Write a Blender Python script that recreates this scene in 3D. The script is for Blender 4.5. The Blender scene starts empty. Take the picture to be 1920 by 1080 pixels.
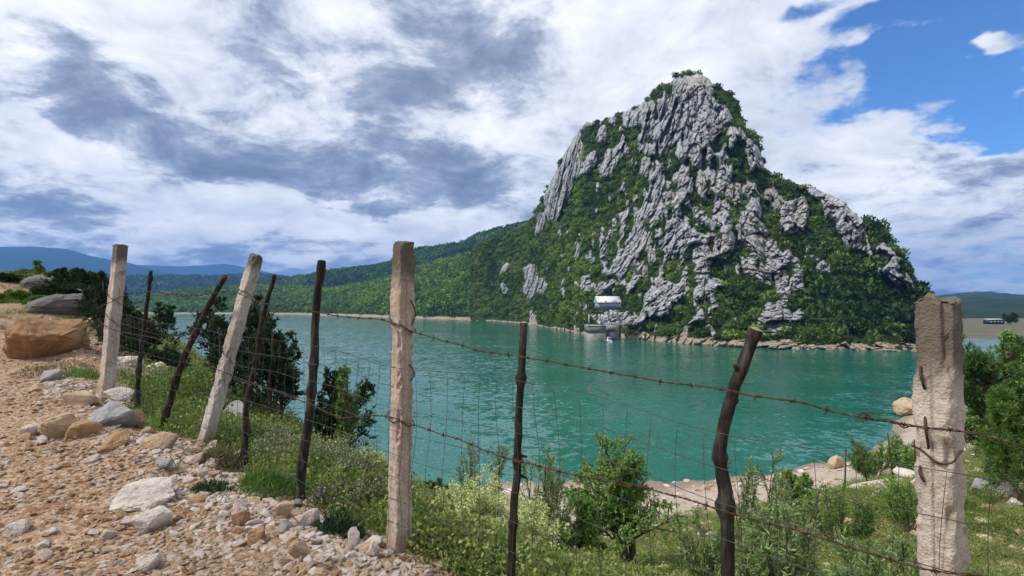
import bpy, bmesh, math, random
import numpy as np
from mathutils import Vector

sc = bpy.context.scene
COL = sc.collection
R = math.radians
EYE = 14.0            # eye height above the lake (lake surface is z = 0)
F = 1066.0            # focal length in pixels of a 1920 wide frame
HY = 570.0            # row of the horizon

# ------------------------------------------------------------------ camera
cam = bpy.data.cameras.new('camera')
cam.lens = 20.0
cam.sensor_width = 36.0
cam.clip_start = 0.05
cam.clip_end = 30000
camo = bpy.data.objects.new('camera', cam)
COL.objects.link(camo)
camo.location = (0, 0, EYE)
camo.rotation_euler = (R(90), 0, 0)
cam.shift_y = (HY - 540.0) / 1920.0      # level camera, horizon a little below the middle
sc.camera = camo

# ------------------------------------------------------------------ exposure
vs = sc.view_settings
vs.view_transform = 'Standard'
vs.look = 'None'
vs.gamma = 1.0
vs.use_curve_mapping = False
vs.exposure = 0.33
sc.cycles.use_denoising = True
sc.cycles.max_bounces = 4
sc.cycles.diffuse_bounces = 2
sc.cycles.glossy_bounces = 2
sc.cycles.transmission_bounces = 2
sc.cycles.adaptive_threshold = .02
sc.cycles.transparent_max_bounces = 8
sc.cycles.caustics_reflective = False
sc.cycles.caustics_refractive = False
sc.cycles.sample_clamp_indirect = 6

# ------------------------------------------------------------------ sun
SUN_EL, SUN_AZ = R(50), R(-112)       # azimuth from +Y towards +X
sl = bpy.data.lights.new('sun', 'SUN')
sl.energy = 3.0
sl.angle = R(12)
sl.color = (1.0, 0.965, 0.91)
so = bpy.data.objects.new('sun', sl)
COL.objects.link(so)
sd = Vector((math.cos(SUN_EL) * math.sin(SUN_AZ), math.cos(SUN_EL) * math.cos(SUN_AZ), math.sin(SUN_EL)))
so.rotation_euler = (-sd).to_track_quat('-Z', 'Y').to_euler()
so.location = (0, 0, 300)


# ------------------------------------------------------------------ node helper
class NT:
    def __init__(s, tree):
        s.t = tree
        s.t.nodes.clear()

    def n(s, typ, **kw):
        nd = s.t.nodes.new(typ)
        for k, v in kw.items():
            setattr(nd, k, v)
        return nd

    def put(s, sock, v):
        if v is None:
            return
        if isinstance(v, bpy.types.NodeSocket):
            s.t.links.new(v, sock)
        elif isinstance(v, bpy.types.Node):
            s.t.links.new(v.outputs[0], sock)
        else:
            if isinstance(v, (tuple, list)) and sock.type == 'RGBA' and len(v) == 3:
                v = (*v, 1)
            sock.default_value = v

    def math(s, op, a, b=None, c=None, clamp=False):
        nd = s.n('ShaderNodeMath', operation=op, use_clamp=clamp)
        for i, v in enumerate((a, b, c)):
            s.put(nd.inputs[i], v)
        return nd.outputs[0]

    def vec(s, op, a, b=None, c=None):
        nd = s.n('ShaderNodeVectorMath', operation=op)
        for i, v in enumerate((a, b, c)):
            if v is not None:
                s.put(nd.inputs[i], v)
        return nd.outputs['Value'] if op in ('DOT_PRODUCT', 'LENGTH') else nd.outputs[0]

    def mix(s, f, a, b, blend='MIX'):
        nd = s.n('ShaderNodeMix', data_type='RGBA', blend_type=blend)
        s.put(nd.inputs[0], f)
        s.put(nd.inputs[6], a)
        s.put(nd.inputs[7], b)
        return nd.outputs[2]

    def noise(s, vec, scale, detail=4, rough=.55, dist=0.0, out=0):
        nd = s.n('ShaderNodeTexNoise')
        if vec is not None:
            s.put(nd.inputs['Vector'], vec)
        nd.inputs['Scale'].default_value = scale
        nd.inputs['Detail'].default_value = detail
        nd.inputs['Roughness'].default_value = rough
        nd.inputs['Distortion'].default_value = dist
        return nd.outputs[out]

    def voro(s, vec, scale, feature='F1', out='Distance'):
        nd = s.n('ShaderNodeTexVoronoi', feature=feature)
        if vec is not None:
            s.put(nd.inputs['Vector'], vec)
        nd.inputs['Scale'].default_value = scale
        return nd.outputs[out]

    def ramp(s, f, stops, interp='LINEAR'):
        nd = s.n('ShaderNodeValToRGB')
        cr = nd.color_ramp
        cr.interpolation = interp
        while len(cr.elements) < len(stops):
            cr.elements.new(.5)
        for e, (p, c) in zip(cr.elements, stops):
            e.position = p
            e.color = (*c, 1) if len(c) == 3 else c
        s.put(nd.inputs[0], f)
        return nd.outputs[0]

    def smooth(s, f, a, b):
        nd = s.n('ShaderNodeMapRange', interpolation_type='SMOOTHSTEP')
        s.put(nd.inputs[0], f)
        nd.inputs[1].default_value = a
        nd.inputs[2].default_value = b
        return nd.outputs[0]

    def mapping(s, vec, scale=(1, 1, 1), loc=(0, 0, 0)):
        nd = s.n('ShaderNodeMapping')
        s.put(nd.inputs[0], vec)
        nd.inputs['Scale'].default_value = scale
        nd.inputs['Location'].default_value = loc
        return nd.outputs[0]


# ------------------------------------------------------------------ world: daylight sky with broken cloud
w = bpy.data.worlds.new('World')
sc.world = w
w.use_nodes = True
t = NT(w.node_tree)
tc = t.n('ShaderNodeTexCoord').outputs['Generated']
sky = t.n('ShaderNodeTexSky', sky_type='NISHITA', sun_disc=False)
sky.sun_elevation = SUN_EL
sky.sun_rotation = SUN_AZ
sky.altitude = 300
sky.air_density = 1.0
sky.dust_density = 0.6
sky.ozone_density = 2.5
sep = t.n('ShaderNodeSeparateXYZ')
t.put(sep.inputs[0], tc)
X_, Y_, Z_ = sep.outputs
az_ = t.math('ARCTAN2', X_, Y_)
el_ = t.math('ARCSINE', Z_)
# clouds lie in a flat layer: project the view direction on that layer
den = t.math('ADD', t.math('MAXIMUM', Z_, 0.0), 0.26)
comb = t.n('ShaderNodeCombineXYZ')
t.put(comb.inputs[0], t.math('DIVIDE', X_, den))
t.put(comb.inputs[1], t.math('DIVIDE', Y_, den))
PL = comb.outputs[0]
uvn = t.n('ShaderNodeCombineXYZ')
t.put(uvn.inputs[0], az_)
t.put(uvn.inputs[1], el_)
UV = uvn.outputs[0]
wn = t.noise(PL, 1.3, 5, .6, 0, 1)
warp = t.vec('MULTIPLY', t.vec('SUBTRACT', wn, (.5, .5, .5)), (.34, .20, 0))
wn2 = t.noise(PL, 5.5, 4, .6, 0, 1)
warp2 = t.vec('MULTIPLY', t.vec('SUBTRACT', wn2, (.5, .5, .5)), (.10, .07, 0))
UVW = t.vec('ADD', t.vec('ADD', UV, warp), warp2)


def pix_dir(px, py):
    """azimuth and elevation of a photo pixel"""
    a = math.atan2(px - 960, F)
    return a, math.atan2((HY - py) * math.cos(a), F)


def cloud_field(base, blobs):
    acc = base
    for px, py, rx, ry, wgt in blobs:
        a, e = pix_dir(px, py)
        k = math.cos(a) ** 2
        ra, re = rx / F * k, ry / F * math.cos(a)
        v = t.vec('MULTIPLY_ADD', UVW, (1 / ra, 1 / re, 0), (-a / ra, -e / re, 0))
        g = t.math('POWER', 2.718, t.math('MULTIPLY', t.vec('DOT_PRODUCT', v, v), -1.0))
        acc = t.math('MULTIPLY_ADD', g, wgt, acc)
    return acc


n1 = t.noise(PL, 1.9, 5, .55, .25)
n2 = t.noise(PL, 3.3, 8, .64, .35)
n3 = t.noise(PL, 15.0, 5, .70, .2)
fine = t.math('ADD', t.math('MULTIPLY', t.math('SUBTRACT', n2, .5), 1.9), t.math('MULTIPLY', t.math('SUBTRACT', n3, .5), .50))
base = t.math('ADD', t.math('MULTIPLY', t.math('SUBTRACT', n1, .5), 1.1), t.math('ADD', fine, .27))
thick = cloud_field(base, [
    (380, 290, 190, 55, .55), (180, 200, 150, 60, .45), (70, 130, 90, 70, .35), (500, 315, 110, 30, .3),
    (720, 190, 170, 90, .34), (900, 90, 210, 80, .44), (820, 325, 200, 34, .42), (640, 250, 110, 50, .14), (690, 362, 140, 24, .40), (800, 262, 160, 22, -.30), (620, 130, 60, 90, -.15),
    (1010, 40, 120, 60, .2), (950, 215, 110, 40, .2), (560, 110, 130, 50, .12), (90, 370, 120, 45, .35), (180, 420, 130, 26, .3),
    (560, 480, 260, 40, .30), (330, 480, 260, 26, .22), (1720, 310, 180, 50, .22), (1620, 360, 160, 40, .18), (1860, 380, 100, 50, .2),
    (100, 290, 110, 36, -.6), (35, 200, 60, 34, -.6), (490, 365, 90, 40, -.55), (740, 405, 190, 34, -.6), (330, 390, 160, 50, -.25),
    (250, 70, 180, 60, -.25), (1250, 60, 230, 90, -.5), (1500, 220, 200, 70, -.35), (1700, 215, 130, 30, -.3), (1150, 190, 120, 60, -.3),
    (1000, 320, 60, 60, -.2), (560, 290, 60, 40, -.2), (1800, 440, 200, 40, -.2), (1450, 300, 90, 70, -.2),
])
clear = cloud_field(t.math('MULTIPLY_ADD', fine, -.75, -.32), [
    (1760, 40, 210, 80, 1.0), (1640, 60, 130, 40, .35), (1860, 190, 130, 50, 1.0), (1660, 150, 150, 45, .75), (1560, 110, 90, 40, .4),
    (1480, 15, 70, 20, .5), (1790, 130, 120, 30, .25), (2050, 110, 260, 160, .55), (1480, 165, 90, 60, .2), (1530, 210, 120, 60, .18),
    (1820, 488, 260, 16, .45), (1560, 330, 60, 80, .08),
    (1640, 85, 60, 16, -.5), (1540, 95, 40, 14, -.4), (1810, 95, 55, 22, -.7), (1900, 150, 45, 24, -.6), (1890, 20, 50, 18, -.5),
    (1540, 165, 50, 40, -.35), (1775, 75, 22, 34, -.5), (1600, 92, 60, 10, -.3), (1700, 75, 40, 12, -.4), (1840, 108, 60, 16, -.4), (1670, 20, 60, 12, -.25), (1760, 165, 70, 14, -.25),
])
veil = t.ramp(t.math('ADD', t.math('MULTIPLY', n2, .6), t.math('MULTIPLY', n1, .4)), [(.38, (9.8, 9.85, 9.95)), (.52, (7.1, 7.4, 8.0)), (.66, (4.7, 5.15, 6.2))])
grey = t.ramp(t.math('ADD', t.math('MULTIPLY', thick, .75), t.math('MULTIPLY', t.math('SUBTRACT', n2, .38), .9)), [(.30, (5.0, 5.45, 6.5)), (.52, (3.3, 3.75, 4.85)), (.75, (2.15, 2.55, 3.55)), (1.0, (1.6, 1.95, 2.8))])
ccol = t.mix(t.smooth(thick, .14, .66), veil, grey)
alpha = t.smooth(clear, -.04, .36)
skyc = t.mix(1.0, sky.outputs[0], (.55, .90, 1.32, 1), 'MULTIPLY')
final = t.mix(alpha, ccol, skyc)
# nothing but haze below the horizon
final = t.mix(t.smooth(Z_, -.02, .0), (3.6, 4.2, 5.2, 1), final)
bg = t.n('ShaderNodeBackground')
t.put(bg.inputs[0], final)
bg.inputs[1].default_value = 0.1
wo = t.n('ShaderNodeOutputWorld')
t.put(wo.inputs[0], bg.outputs[0])
w.cycles.sampling_method = 'MANUAL'
w.cycles.sample_map_resolution = 512


# ================================================================== maths
def lerp_table(x, tab, k=1):
    a = np.array([r[0] for r in tab], float)
    b = np.array([r[k] for r in tab], float)
    return np.interp(x, a, b)


def _h(ix, iy, iz, seed):
    h = (ix.astype(np.int64) * 374761393 + iy.astype(np.int64) * 668265263 + iz.astype(np.int64) * 2147483647 + seed * 1274126177) & 0xFFFFFFFF
    h = ((h ^ (h >> 13)) * 1274126177) & 0xFFFFFFFF
    h = ((h ^ (h >> 16)) * 2246822519) & 0xFFFFFFFF
    return ((h ^ (h >> 15)) & 0xFFFF) / 65535.0


def vnoise(x, y, z, seed=0):
    x, y, z = np.broadcast_arrays(np.asarray(x, float), np.asarray(y, float), np.asarray(z, float))
    ix, iy, iz = np.floor(x), np.floor(y), np.floor(z)
    fx, fy, fz = x - ix, y - iy, z - iz
    ux, uy, uz = [f * f * f * (f * (f * 6 - 15) + 10) for f in (fx, fy, fz)]
    r = 0
    for dx in (0, 1):
        wx = ux if dx else 1 - ux
        for dy in (0, 1):
            wy = uy if dy else 1 - uy
            for dz in (0, 1):
                wz = uz if dz else 1 - uz
                r = r + wx * wy * wz * _h(ix + dx, iy + dy, iz + dz, seed)
    return r * 2 - 1


def fbm(x, y, z, oct=4, seed=0, gain=.5, ridged=False):
    a, s, tot = 1.0, 0, 0
    x, y, z = np.asarray(x, float), np.asarray(y, float), np.asarray(z, float)
    for o in range(oct):
        n = vnoise(x, y, z, seed + o * 17)
        if ridged:
            n = 1 - 2 * np.abs(n)
        s = s + a * n
        tot += a
        a *= gain
        x, y, z = x * 2.03 + 5.1, y * 2.03 + 9.7, z * 2.03 + 3.3
    return s / tot


def worley(x, y, z, seed=0, tilt=0.0):
    """cell value in -1..1 and distance to the cell border"""
    ix, iy, iz = np.floor(x), np.floor(y), np.floor(z)
    f1 = np.full(x.shape, 9.0)
    f2 = np.full(x.shape, 9.0)
    val = np.zeros(x.shape)
    for dx in (-1, 0, 1):
        for dy in (-1, 0, 1):
            for dz in (-1, 0, 1):
                a, b, c = ix + dx, iy + dy, iz + dz
                d = np.sqrt((a + _h(a, b, c, seed) - x) ** 2 + (b + _h(a, b, c, seed + 1) - y) ** 2 + (c + _h(a, b, c, seed + 2) - z) ** 2)
                gx, gy, gz_ = [_h(a, b, c, seed + 4 + q) * 2 - 1 for q in range(3)]
                v = (_h(a, b, c, seed + 3) * 2 - 1) + tilt * (gx * (x - a - .5) + gy * (y - b - .5) + gz_ * (z - c - .5))
                near = d < f1
                f2 = np.where(near, f1, np.minimum(f2, d))
                val = np.where(near, v, val)
                f1 = np.where(near, d, f1)
    return val, f2 - f1


def norm(v):
    v = np.asarray(v, float)
    return v / (np.linalg.norm(v, axis=-1, keepdims=True) + 1e-9)


def sstep(x, a, b):
    u = np.clip((x - a) / (b - a), 0, 1)
    return u * u * (3 - 2 * u)


# ================================================================== mesh building
class MB:
    """collects vertices with quads and triangles; build() links ONE mesh object"""
    def __init__(s):
        s.v, s.q, s.t, s.n = [], [], [], 0
        s.qm, s.tm = [], []

    def add(s, v, quads=None, tris=None, mi=0):
        v = np.asarray(v, np.float32).reshape(-1, 3)
        if quads is not None and len(quads):
            qa = np.asarray(quads, np.int64).reshape(-1, 4) + s.n
            s.q.append(qa)
            s.qm.append(np.full(len(qa), mi))
        if tris is not None and len(tris):
            ta = np.asarray(tris, np.int64).reshape(-1, 3) + s.n
            s.t.append(ta)
            s.tm.append(np.full(len(ta), mi))
        s.v.append(v)
        s.n += len(v)

    def grid(s, P, closed=False, mi=0):
        """P: (rows, cols, 3)"""
        r, c = P.shape[:2]
        i = np.arange(r * c).reshape(r, c)
        if closed:
            j = np.roll(i, -1, 1)
            q = np.stack([i[:-1], j[:-1], j[1:], i[1:]], -1)
        else:
            q = np.stack([i[:-1, :-1], i[:-1, 1:], i[1:, 1:], i[1:, :-1]], -1)
        s.add(P.reshape(-1, 3), q.reshape(-1, 4), mi=mi)

    def box(s, x0, y0, z0, x1, y1, z1, mi=0):
        v = [(x, y, z) for z in (z0, z1) for y in (y0, y1) for x in (x0, x1)]
        s.add(v, [(0, 2, 3, 1), (4, 5, 7, 6), (0, 1, 5, 4), (2, 6, 7, 3), (0, 4, 6, 2), (1, 3, 7, 5)], mi=mi)

    def tube(s, pts, rad, sides=6, cap=True, mi=0):
        P = np.asarray(pts, float)
        n = len(P)
        rad = np.broadcast_to(np.asarray(rad, float), (n,))
        T = norm(np.gradient(P, axis=0))
        up = np.array([.31, .17, .93]) if abs(T[:, 2]).mean() < .8 else np.array([.95, .2, .1])
        A = norm(np.cross(T, up))
        B = np.cross(T, A)
        th = np.linspace(0, 2 * np.pi, sides, endpoint=False)
        ring = P[:, None] + rad[:, None, None] * (A[:, None] * np.cos(th)[None, :, None] + B[:, None] * np.sin(th)[None, :, None])
        base = s.n
        s.grid(ring, True, mi)
        if cap:
            s.v.append(np.asarray([P[0], P[-1]], np.float32))
            i0, i1 = s.n, s.n + 1
            s.n += 2
            k = np.arange(sides)
            k2 = (k + 1) % sides
            e = base + (n - 1) * sides
            ta = np.concatenate([np.stack([np.full(sides, i0), base + k2, base + k], 1), np.stack([np.full(sides, i1), e + k, e + k2], 1)])
            s.t.append(ta)
            s.tm.append(np.full(len(ta), mi))

    def leaves(s, Bp, D, L, W, rng, droop=0.0, mi=0):
        """one folded diamond for each leaf"""
        n = len(Bp)
        if not n:
            return
        D = norm(D)
        S = norm(np.cross(D, rng.normal(size=(n, 3))))
        N = np.cross(S, D)
        L = np.broadcast_to(np.asarray(L, float), (n,))[:, None]
        W = np.broadcast_to(np.asarray(W, float), (n,))[:, None]
        m = Bp + D * L * .45
        tip = Bp + D * L
        tip[:, 2] -= droop * L[:, 0]
        V = np.stack([Bp, m + S * W * .5 + N * W * .18, tip, m - S * W * .5 + N * W * .18], 1)
        s.add(V.reshape(-1, 3), np.arange(n * 4).reshape(n, 4), mi=mi)

    def mesh(s, name, smooth=False, attrs=None):
        me = bpy.data.meshes.new(name)
        V = np.concatenate(s.v).astype(np.float32)
        Q = np.concatenate(s.q) if s.q else np.zeros((0, 4), np.int64)
        T = np.concatenate(s.t) if s.t else np.zeros((0, 3), np.int64)
        me.vertices.add(len(V))
        me.vertices.foreach_set('co', V.ravel())
        nl = Q.size + T.size
        me.loops.add(nl)
        me.loops.foreach_set('vertex_index', np.concatenate([Q.ravel(), T.ravel()]).astype(np.int32))
        me.polygons.add(len(Q) + len(T))
        st = np.concatenate([np.arange(len(Q)) * 4, Q.size + np.arange(len(T)) * 3]).astype(np.int32)
        me.polygons.foreach_set('loop_start', st)
        mi = np.concatenate([*s.qm, *s.tm]) if (s.qm or s.tm) else np.zeros(0)
        if mi.any():
            me.polygons.foreach_set('material_index', mi.astype(np.int32))
        if smooth:
            me.polygons.foreach_set('use_smooth', np.ones(len(Q) + len(T), bool))
        me.update(calc_edges=True)
        if attrs:
            for k, a in attrs.items():
                at = me.attributes.new(k, 'FLOAT', 'POINT')
                at.data.foreach_set('value', np.asarray(a, np.float32).ravel())
        return me

    def build(s, name, mats, parent=None, smooth=False, attrs=None, loc=None):
        me = s.mesh(name, smooth, attrs)
        for m in (mats if isinstance(mats, (list, tuple)) else [mats]):
            me.materials.append(m)
        return link(name, me, parent, loc)


def link(name, data, parent=None, loc=None):
    o = bpy.data.objects.new(name, data)
    COL.objects.link(o)
    if parent is not None:
        o.parent = parent
    if loc is not None:
        o.location = loc
    return o


def tag(o, label=None, cat=None, group=None, kind=None):
    if label:
        o['label'] = label
    if cat:
        o['category'] = cat
    if group:
        o['group'] = group
    if kind:
        o['kind'] = kind
    return o


def empty(name, loc=(0, 0, 0), rz=0.0):
    o = link(name, None, None, loc)
    o.rotation_euler = (0, 0, rz)
    o.empty_display_size = .2
    return o


def at(px, py, Y):
    """world point seen in the photo at (px, py) and Y metres ahead"""
    return np.array([(px - 960) / F * Y, Y, EYE - (py - HY) / F * Y])


def scatter(name, pts, scl, rot, var, tint, protos):
    """ONE object: a mesh of points, each carrying one of the prototype meshes"""
    pts = np.asarray(pts, np.float32)
    n = len(pts)
    me = bpy.data.meshes.new(name)
    me.vertices.add(n)
    me.vertices.foreach_set('co', pts.ravel())
    scl = np.asarray(scl, np.float32)
    if scl.ndim == 1:
        scl = np.repeat(scl[:, None], 3, 1)
    for nm, ty, a, f in (('scl', 'FLOAT_VECTOR', scl, 'vector'), ('rot', 'FLOAT_VECTOR', np.asarray(rot, np.float32), 'vector'),
                         ('var', 'INT', np.asarray(var, np.int32), 'value'), ('tint', 'FLOAT', np.asarray(tint, np.float32), 'value')):
        d = me.attributes.new(nm, ty, 'POINT')
        d.data.foreach_set(f, np.ascontiguousarray(a).ravel())
    o = link(name, me)
    g = bpy.data.node_groups.new(name + '_scatter', 'GeometryNodeTree')
    g.interface.new_socket('Geometry', in_out='INPUT', socket_type='NodeSocketGeometry')
    g.interface.new_socket('Geometry', in_out='OUTPUT', socket_type='NodeSocketGeometry')
    gi, go = g.nodes.new('NodeGroupInput'), g.nodes.new('NodeGroupOutput')
    ip = g.nodes.new('GeometryNodeInstanceOnPoints')
    jn = g.nodes.new('GeometryNodeJoinGeometry')
    for m in protos:
        po = bpy.data.objects.new(name + '_piece', m)
        oi = g.nodes.new('GeometryNodeObjectInfo')
        oi.inputs['Object'].default_value = po
        oi.inputs['As Instance'].default_value = True
        g.links.new(oi.outputs['Geometry'], jn.inputs[0])

    def attr(nm, ty):
        a = g.nodes.new('GeometryNodeInputNamedAttribute')
        a.data_type = ty
        a.inputs['Name'].default_value = nm
        return a.outputs['Attribute']
    ip.inputs['Pick Instance'].default_value = True
    g.links.new(gi.outputs[0], ip.inputs['Points'])
    g.links.new(jn.outputs[0], ip.inputs['Instance'])
    g.links.new(attr('var', 'INT'), ip.inputs['Instance Index'])
    g.links.new(attr('rot', 'FLOAT_VECTOR'), ip.inputs['Rotation'])
    g.links.new(attr('scl', 'FLOAT_VECTOR'), ip.inputs['Scale'])
    g.links.new(ip.outputs[0], go.inputs[0])
    md = o.modifiers.new('scatter', 'NODES')
    md.node_group = g
    return o


# ================================================================== materials
def material(name):
    m = bpy.data.materials.new(name)
    m.use_nodes = True
    t = NT(m.node_tree)
    out = t.n('ShaderNodeOutputMaterial')
    b = t.n('ShaderNodeBsdfPrincipled')
    b.inputs['Roughness'].default_value = .85
    b.inputs['Specular IOR Level'].default_value = .25
    t.put(out.inputs[0], b.outputs[0])
    return m, t, b, out


def bump(t, b, h, strength=.5, dist=.02):
    n = t.n('ShaderNodeBump')
    n.inputs['Strength'].default_value = strength
    n.inputs['Distance'].default_value = dist
    t.put(n.inputs['Height'], h)
    t.put(b.inputs['Normal'], n.outputs[0])


def plain(name, col, rough=.8, metal=0.0, var=.25, scale=8.0):
    m, t, b, _ = material(name)
    tc = t.n('ShaderNodeTexCoord').outputs['Object']
    n = t.noise(tc, scale, 5, .6)
    c = t.mix(t.smooth(n, .3, .7), tuple(x * (1 - var) for x in col), tuple(min(1, x * (1 + var)) for x in col))
    t.put(b.inputs['Base Color'], c)
    b.inputs['Roughness'].default_value = rough
    b.inputs['Metallic'].default_value = metal
    return m


def leafmat(name, cols, transl=.3, instancer=False, scale=6.0, rough=.55):
    """leaf colour from three tones, varied in space (or for each plant of a mass)"""
    m, t, b, out = material(name)
    geo = t.n('ShaderNodeNewGeometry')
    if instancer:
        a = t.n('ShaderNodeAttribute', attribute_type='INSTANCER', attribute_name='tint')
        f = t.math('ADD', t.math('MULTIPLY', a.outputs['Fac'], .8), t.math('MULTIPLY', geo.outputs['Random Per Island'], .25))
    else:
        tc = t.n('ShaderNodeTexCoord').outputs['Object']
        f = t.math('ADD', t.math('MULTIPLY', t.noise(tc, scale, 3), .6), t.math('MULTIPLY', geo.outputs['Random Per Island'], .45))
    c = t.ramp(f, [(.12, cols[0]), (.5, cols[1]), (.9, cols[2])])
    t.put(b.inputs['Base Color'], c)
    b.inputs['Roughness'].default_value = rough
    tr = t.n('ShaderNodeBsdfTranslucent')
    t.put(tr.inputs[0], c)
    mx = t.n('ShaderNodeMixShader')
    mx.inputs[0].default_value = transl
    t.put(mx.inputs[1], b.outputs[0])
    t.put(mx.inputs[2], tr.outputs[0])
    t.put(out.inputs[0], mx.outputs[0])
    return m


rng0 = np.random.default_rng(7)
# ================================================================== THE GROUND
CTRL = np.array([
    (0, 0, -1.55), (-1.5, 0, -1.5), (1, 0, -1.75), (0, -5, -1.5), (-5, -3, -1.3), (6, -3, -2.5),
    (-4.63, 6.5, -1.04), (-2.7, 5.0, -1.24), (-0.64, 3.24, -1.40), (1.25, 1.67, -1.78), (3.1, .1, -2.2),
    (-2.64, 2.93, -1.42), (-5, 3, -1.36), (-7.4, 8.2, -.98), (-8, 4, -1.25), (-9, 12, -.62), (-13.5, 15, .08), (-21.6, 24, 1.2),
    (-9.6, 13, -.30), (-7.2, 9.5, -.70), (-12.5, 17.5, .0), (-16.5, 21, .55), (-25, 34, -.8), (-17, 27, -1.5), (-11, 18.5, -1.6), (-1.6, 3.6, -1.36), (-3.5, 5.2, -1.22),
    (-3.6, 7.6, -1.42), (-5.2, 8.6, -1.22), (-7, 14, -2.1), (-2, 8, -2.7), (-4, 14, -4.2), (-8, 22, -5.5), (-15, 35, -8.5), (-25, 50, -12), (-30, 60, -15), (-12, 44, -13.6),
    (-1.3, 4.8, -1.62), (.3, 3.6, -1.85), (.3, 6.5, -3.1), (1.7, 2.6, -2.15), (3, 2, -2.6), (-2.2, 5.6, -1.6),
    (2.4, 11, -5.2), (0, 11, -5.3), (-3, 20, -8.4), (5, 11, -5.1), (8, 9, -4.6), (13.5, 16.4, -5.2), (10, 14, -5.2), (18, 22, -6.6), (14, 10, -4.1), (25, 20, -5.8), (20, 5, -3.5), (5, 6, -3.6),
    (11, 33, -12.0), (14.9, 46, -14), (10, 45, -14.0), (5, 44, -14), (0, 44.5, -14.1), (-7, 46, -14.3), (16, 36, -12.4), (24, 40, -12.2), (31, 51.5, -14), (44, 65, -14), (53, 75, -14),
    (6, 32, -12.2), (0, 32, -12.2), (26, 34, -9.9), (35, 45, -11.4), (50, 60, -11.8), (60, 72, -12), (30, 25, -7.2), (45, 40, -8.4), (70, 60, -9), (22, 29, -8.7), (20, 33, -10.6),
    (0, 60, -16.5), (20, 65, -16.5), (40, 85, -16.8), (-20, 70, -17), (60, 95, -16.5), (0, 90, -18), (80, 104, -15.5), (92, 85, -11),
    (-10, -10, .5), (10, -10, -2), (0, -20, 2), (20, -10, -3.5), (40, 0, -5), (-20, 0, .2), (-25, 12, 1.0), (-40, 20, 2), (-40, 44, -3), (60, 20, -6), (-50, 74, -14), (-60, 0, 4),
    (0, -60, 6), (60, -60, 0), (-60, -60, 8), (100, 40, -8)], float)


def _tps(a, b):
    d2 = ((a[:, None] - b[None]) ** 2).sum(-1)
    return .5 * d2 * np.log(d2 + 1e-9)


_n = len(CTRL)
_A = np.zeros((_n + 3, _n + 3))
_A[:_n, :_n] = _tps(CTRL[:, :2], CTRL[:, :2]) + np.eye(_n) * .02
_A[:_n, _n:] = np.c_[np.ones(_n), CTRL[:, :2]]
_A[_n:, :_n] = _A[:_n, _n:].T
_W = np.linalg.solve(_A, np.r_[CTRL[:, 2], 0, 0, 0])
FENCE = np.array([(-8.4, 9.6), (-4.63, 6.5), (-2.7, 5.0), (-.64, 3.24), (1.25, 1.67), (3.3, -.05)])   # fence line on the ground


EDGE = np.vstack([[(-34, 40), (-17, 22.5), (-10, 14), (-6.2, 8.9)], FENCE[1:]])          # where the track ends and the bank begins


def fence_side(x, y):
    """signed distance to the fence line: positive on the lake side"""
    d = np.full(np.shape(x), 1e9)
    for a, b in zip(EDGE[:-1], EDGE[1:]):
        e = b - a
        L = np.hypot(*e)
        px, py = x - a[0], y - a[1]
        u = np.clip((px * e[0] + py * e[1]) / L ** 2, 0, 1)
        dd = np.hypot(px - u * e[0], py - u * e[1])
        s = np.sign(py * e[0] - px * e[1])
        d = np.where(dd < np.abs(d), dd * s, d)
    return d


def ground(x, y, detail=True):
    x, y = np.broadcast_arrays(np.asarray(x, float), np.asarray(y, float))
    shp = x.shape
    x, y = x.ravel(), y.ravel()
    z = np.empty(len(x))
    for i in range(0, len(x), 20000):
        P = np.c_[x[i:i + 20000], y[i:i + 20000]]
        z[i:i + 20000] = _tps(P, CTRL[:, :2]) @ _W[:_n] + _W[_n] + P @ _W[_n + 1:]
    r = np.hypot(x, y)
    far = np.where(y > -20, -20.0, 4.0)
    k = sstep(r, 95, 130)
    z = np.clip(z, -20, 12) * (1 - k) + far * k
    if detail:
        fs = fence_side(x, y)
        slope = sstep(fs, .1, 1.6)
        beach = sstep(-z, 11.3, 12.3)
        amp = (.022 + .10 * slope) * (1 - .7 * beach)
        z = z + amp * fbm(x * .9, y * .9, 0 * x, 4, 3) * np.clip(r / 3, .5, 2.5)
        z = z + .30 * beach * fbm(x / 5, y / 5, 0 * x, 4, 27) * (r > 20)
        z = z + .012 * fbm(x * 6, y * 6, 0 * x, 3, 9)
        # wheel-worn track and the stony lip along the fence
        z = z + .05 * np.exp(-((fs + .45) / .22) ** 2) * (1 + fbm(x * 2, y * 2, 0 * x, 2, 12)) * (r < 12)
    return (z + EYE).reshape(shp)


def hit(px, py, y0=1.0, y1=90.0):
    """ground point seen at a photo pixel"""
    Y = np.geomspace(y0, y1, 900)
    gx = (px - 960) / F * Y
    rz = EYE - (py - HY) / F * Y
    g = ground(gx, Y)
    k = np.argmax(g >= rz)
    if not (g >= rz).any():
        k = 899
    return np.array([gx[k], Y[k], g[k]])


def gz(x, y):
    return float(ground(np.array([x]), np.array([y]))[0])


azs = np.concatenate([np.linspace(-180, -56, 50)[:-1], np.linspace(-56, 56, 560), np.linspace(56, 180, 50)[1:]]) * np.pi / 180
rs = np.concatenate([np.geomspace(.35, 130, 300), np.geomspace(150, 9000, 14)])
AZ, RR = np.meshgrid(azs, rs)
gx, gy = RR * np.sin(AZ), RR * np.cos(AZ)
gzz = ground(gx, gy)
GP = np.stack([gx, gy, gzz], -1)
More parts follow.
